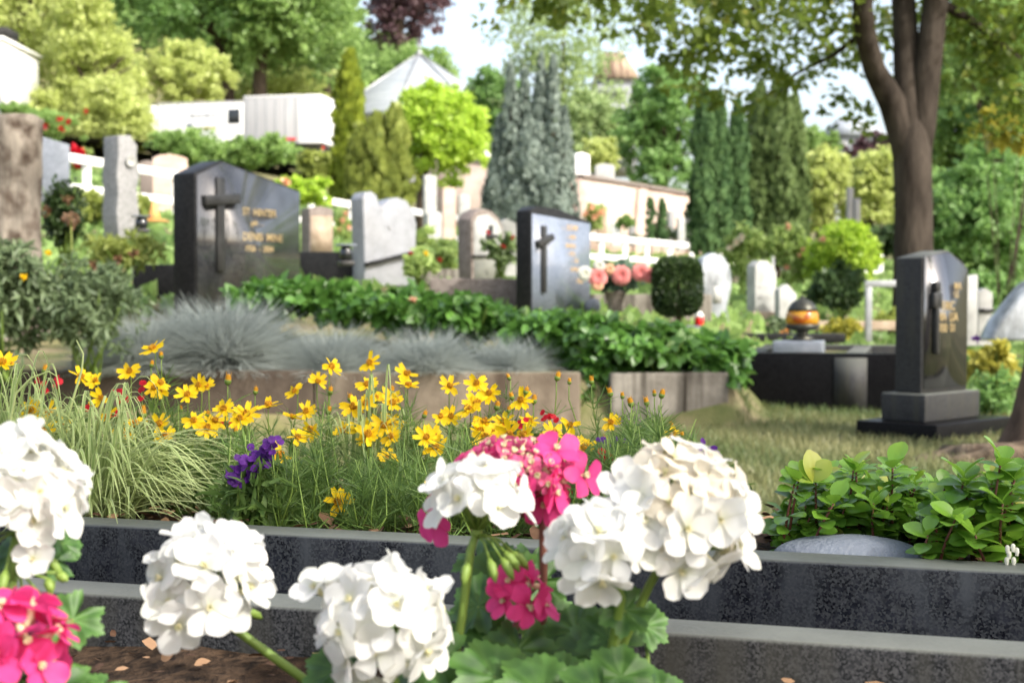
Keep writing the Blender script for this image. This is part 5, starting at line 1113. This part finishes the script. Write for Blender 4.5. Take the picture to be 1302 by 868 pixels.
def head(t, px, py, Y, rpx, axis, n, kinds, stem_to, squash=1., spread=2.0, buds=3, smat='stem', lab=None, fs=1., bare=False):
    """flower head: green pedicels are the part, every floret its sub-part"""
    C = gat(px, py, Y); r = rpx*GY(Y)/FPX; A = Vector(axis).normalized(); Q = frame(A); root = C-A*r*.55
    b = B(); items = []
    for i in range(n):
        cz = 1-(i+.5)/n*(1-math.cos(spread)); th = i*2.39996+rng.normal(0, .12); sz = math.sqrt(max(0, 1-cz*cz))
        d = (Q @ Vector((sz*math.cos(th), sz*math.sin(th), cz*squash))); q = C+d*(r*.72*rng.uniform(.86, 1.08))
        nn = (Q @ Vector((sz*math.cos(th), sz*math.sin(th), cz+.25))).normalized()+Vector(rng.normal(0, .3, 3))
        items.append((q, nn)); b.tube([root, root.lerp(q, .6)+A*r*.06, q-nn.normalized()*.004], [.0011,.0009,.0011], 5, tint=rng.uniform(.3, 1))
    b.lathe((0,0,0), [(.001,-.006),(.004,-.003),(.0045,0),(.003,.003)], 8, tint=.5); b.V[-1] = b.V[-1]@np.array(Q)[:3,:3].T+np.array(root)
    for i in range(buds):
        a = rng.uniform(0, 6.28); d = Q @ Vector((math.cos(a)*.9, math.sin(a)*.9, -.55)); e = root+d*r*rng.uniform(.5, .8)
        b.tube([root, root.lerp(e, .6)+A*r*.1, e], [.001,.0009,.0009], 5, tint=.6); b.tube([e, e+d*.004-A*.001, e+d*.009-A*.004, e+d*.012-A*.007], [.0015,.0034,.003,.0006], 7, tint=.8)
    h = b.build('flower_head', M[smat], t, True)
    if lab: h['label'] = lab
    hw = wloc(h)
    for i, (q, nn) in enumerate(items):
        kd = kinds(i, n, q) if callable(kinds) else kinds
        me = FM[kd][rng.integers(0, 4)]
        o = bpy.data.objects.new('floret', me); COL.objects.link(o); o.parent = h
        o.matrix_local = Matrix.Translation(Vector(q)-hw) @ frame(nn) @ Matrix.Rotation(rng.uniform(0, 6.28), 4, 'Z') @ Matrix.Scale(fs*rng.uniform(.9, 1.1), 4)
    pts = [root]+[gat(*s) for s in stem_to]; s_ = B(); m = len(pts)
    P = [pts[0]];
    for i in range(m-1):
        for q in (.33, .66, 1.): P.append(pts[i].lerp(pts[i+1], q))
    s_.tube(P, np.linspace(.0029, .0036, len(P)), 9, tint=.6); s_.build('stem', M[smat], t, True)
    return h
def gleaf(b, st, px, py, Y, rpx, nrm, rot, base):
    c = gat(px, py, Y); R0 = rpx*GY(Y)/FPX; nr, na = 7, 56; V = [(0, 0, 0)]; T = [.5]; ph = rng.uniform(0, 6)
    for i in range(1, nr+1):
        u = i/nr
        for j in range(na):
            a = 2*PI*j/na; notch = 1-.82*math.exp(-((abs(a-PI))/.26)**2)
            lob_ = 1+.13*math.cos(7*(a-PI)+PI)*u+.05*math.cos(28*a)*(u > .8)
            rr = R0*u*lob_*(notch*u+(1-u)*(.6+.4*notch))
            V.append((rr*math.sin(a), rr*math.cos(a), R0*(.13*u*u+.075*math.cos(7*(a-PI))*u+.07*math.sin(2*a+ph)*u*u-.12*u**4*abs(math.sin(a+ph)))))
            vein = .22*max(0, math.cos(7*(a-PI)+PI))**6*(1-u*.5)
            T.append(.5+vein-.32*math.exp(-((u-.62)/.16)**2)+.12*(u > .9))
    F = [[0, 1+j, 1+(j+1)%na] for j in range(na)]+[[1+i*na+j, 1+(i+1)*na+j, 1+(i+1)*na+(j+1)%na, 1+i*na+(j+1)%na] for i in range(nr-1) for j in range(na)]
    Mx = np.array(Matrix.Translation(c) @ frame(nrm) @ Matrix.Rotation(rot, 4, 'Z')); V = np.array(V)@Mx[:3,:3].T+Mx[:3,3]
    b.add(V, F, np.array(T)+rng.normal(0, .12))
    e = Vector(base); st.tube([tuple(c), tuple(c.lerp(e, .4)+Vector((0,0,-.01))), tuple(e)], [.0013,.0016,.002], 6, tint=.5)
def geranium(label, basepx, Yb, group=None):
    g = gat(basepx, 868, Yb); return thing('geranium', label, 'geranium', (g.x, g.y, .322), group)
GG = 'geraniums in the nearest grave'
def leafset(t, L):
    b = B(); st = B(); base = Vector(t.location)+Vector((0,0,.03))
    for px, py, Y, r, nrm, rot in L: gleaf(b, st, px, py, Y, r, nrm, rot, base+Vector((rng.normal(0, .01), rng.normal(0, .01), 0)))
    b.build('foliage', M['f_geran'], t, True); st.build('petiole', M['stem'], t, True)
# left white
t = geranium('white flowering geranium at the left edge', 20, .84, GG)
head(t, 26, 626, .82, 92, (.15,-.1,1), 30, 'white', [(12,760,.82),(5,900,.83)], .95, 1.9, 5)
b = B(); q = gat(43, 710, .79); o = bpy.data.objects.new('floret', FM['white'][2]); COL.objects.link(o); o.parent = t; o.matrix_local = Matrix.Translation(q-Vector(t.location)) @ frame((.1,-1,.25)) @ Matrix.Scale(.72, 4); o['label'] = 'single white blossom hanging under the head'
b.tube([gat(25, 690, .81), gat(38, 705, .797)], [.0011,.0011], 5)
for px, py, dx, dy in ((60,735,6,18),(45,748,-2,20),(28,752,-6,18),(72,728,14,10),(20,740,-12,14),(52,756,4,16)):
    a, c = gat(25, 725, .81), gat(px, py, .8); e = gat(px+dx, py+dy, .795); b.tube([a, c], [.001,.001], 5, tint=.7); b.tube([c, c.lerp(e, .35), c.lerp(e, .75), e], [.0014,.0036,.003,.0006], 7, tint=.9)
b.build('bud_cluster', M['stem'], t, True)
leafset(t, [(68,712,.83,30,(.5,-.5,.7),1.),(20,700,.86,34,(-.4,-.6,.7),2.),(80,690,.86,26,(.6,-.4,.6),0)])
# left pink
t = geranium('bright pink geranium in the lower left corner', 10, .74, GG)
head(t, 22, 818, .70, 74, (.2,-.35,.9), 15, 'pink', [(10,930,.71),(0,1040,.73)], .9, 1.8, 0, fs=1.05)
leafset(t, [(93,787,.78,38,(.25,-.75,.6),2.4),(60,880,.72,52,(.2,-.35,.9),.6),(128,875,.8,34,(.3,-.3,.9),2.),(-10,870,.72,40,(0,-.3,.9),1.),(100,862,.76,22,(.2,-.6,.8),2.)])
# centre white plant
t = geranium('white geranium with three heads in the lower middle', 470, .90, GG)
head(t, 264, 744, .88, 85, (-.25,-.35,.9), 28, 'white', [(300,800,.885),(352,838,.89),(410,880,.9),(470,1000,.9)], 1., 2.0, 2, lab='white flower head on a stem leaning to the left')
head(t, 486, 794, .80, 93, (.1,-.5,.85), 29, 'white', [(520,900,.83),(500,1000,.88)], 1., 2.05, 1, lab='large white flower head at the bottom, second from the left')
q = gat(408, 752, .81)
for px, py, nn in ((402,748,(-.6,-.5,.8)),(425,738,(-.2,-.2,1))):
    o = bpy.data.objects.new('floret', FM['white'][1]); COL.objects.link(o); o.parent = t; o.matrix_local = Matrix.Translation(gat(px, py, .81)-Vector(t.location)) @ frame(nn) @ Matrix.Scale(.85, 4)
head(t, 606, 640, .90, 70, (0,-.2,1), 15, 'white', [(598,700,.9),(588,780,.9),(575,860,.9),(540,1000,.9)], .75, 1.6, 6, lab='white flower head with hanging green buds in front of the pink one')
leafset(t, [(430,850,.84,46,(-.2,-.5,.8),.5),(560,845,.86,54,(.1,-.6,.8),2.),(630,860,.84,60,(.2,-.5,.85),1.),(540,800,.92,40,(0,-.6,.8),0.),(590,905,.8,60,(0,-.3,.95),3.),(690,880,.82,62,(.2,-.5,.8),5.),(500,890,.8,50,(-.1,-.4,.9),1.)])
# right white plant, the big ageing heads
t = geranium('white geranium with one big ageing cream tinted bloom, right of the centre', 790, .88, GG)
def age(i, n, q): return 'cream' if (rng.uniform() < .5 and q.x > gat(815, 640, .86).x and i < n*.8) else 'white'
head(t, 862, 655, .86, 110, (.2,-.35,.9), 46, age, [(825,745,.875),(800,800,.88),(782,840,.885),(740,1000,.88)], 1.0, 2.15, 0, lab='big ageing flower head with cream brown petals')
head(t, 764, 702, .82, 62, (-.35,-.5,.7), 11, 'white', [(790,760,.85),(775,840,.87),(745,1000,.88)], .9, 1.6, 2, lab='smaller white flower head at its lower left')
leafset(t, [(795,775,.86,34,(.1,-.8,.5),2.),(775,812,.9,40,(-.1,-.8,.5),1.),(748,832,.92,44,(0,-.7,.7),3.),(790,860,.84,46,(.2,-.6,.8),.5),(730,800,.97,40,(-.3,-.6,.7),2.),(820,795,.93,32,(.3,-.7,.6),4.),(715,862,.86,42,(-.1,-.5,.85),1.),(765,880,.8,56,(.1,-.4,.9),2.6),(840,880,.86,40,(.4,-.5,.8),4.)])
# pink plant behind
t = geranium('pink geranium behind the white ones, a tall fading head and a small fresh one', 660, 1.0, GG)
def fade(i, n, q): return 'pink' if i > n*.86 else 'dull'
head(t, 655, 606, 1.0, 84, (.05,-.15,1), 90, fade, [(690,660,1.0),(691,720,1.0),(688,800,1.0),(670,960,1.0)], .7, 1.75, 0, 'stem_red', 'wide pink flower head with a faded dull red middle', .95)
for px, py, nn in ((575,607,(-.7,-.6,.5)),(560,630,(-.8,-.6,.2)),(740,605,(.8,-.6,.3)),(618,580,(-.2,-.7,.7)),(706,573,(.3,-.6,.8)),(690,640,(.1,-.9,-.1)),(552,664,(-.5,-.7,-.2)),(600,592,(-.4,-.6,.7))):
    o = bpy.data.objects.new('floret', FM['pink'][0]); COL.objects.link(o); o.parent = t; o.matrix_local = Matrix.Translation(gat(px, py, .99)-Vector(t.location)) @ frame(nn) @ Matrix.Scale(1.05, 4)
head(t, 664, 764, .93, 50, (.05,-.6,.75), 6, 'pink', [(652,802,.94),(650,850,.95),(660,960,.98)], .8, 1.2, 3, 'stem_red', 'small fresh pink flower head low between the leaves', .9)
leafset(t, [(640,735,1.02,46,(-.2,-.75,.6),1.),(610,712,1.08,34,(-.3,-.6,.7),4.),(690,740,1.08,36,(.1,-.8,.6),2.),(608,770,.97,40,(-.4,-.7,.6),2.),(700,790,1.,40,(.2,-.7,.7),0.),(660,825,.92,44,(0,-.7,.7),3.),(615,822,.94,42,(-.2,-.7,.7),5.),(720,820,.98,34,(.2,-.7,.7),1.),(675,715,1.12,30,(.1,-.7,.7),3.)])
# dead leaf by the kerb
b = B(); q = at(205, 838, 1.2); b.leaves(OVAL, np.array([tuple(q), tuple(at(247, 845, 1.2))]), np.array([(.7,-.3,.5),(.9,.2,.3)]), np.array([(0,-1,.6),(0,-.6,1)]), np.array([.015,.014]), np.array([.7,.9])); o = b.build('dead_leaf', M['bark_chip']); tag(o, 'curled tan dead leaves on the soil against the near kerb', 'dead leaf')
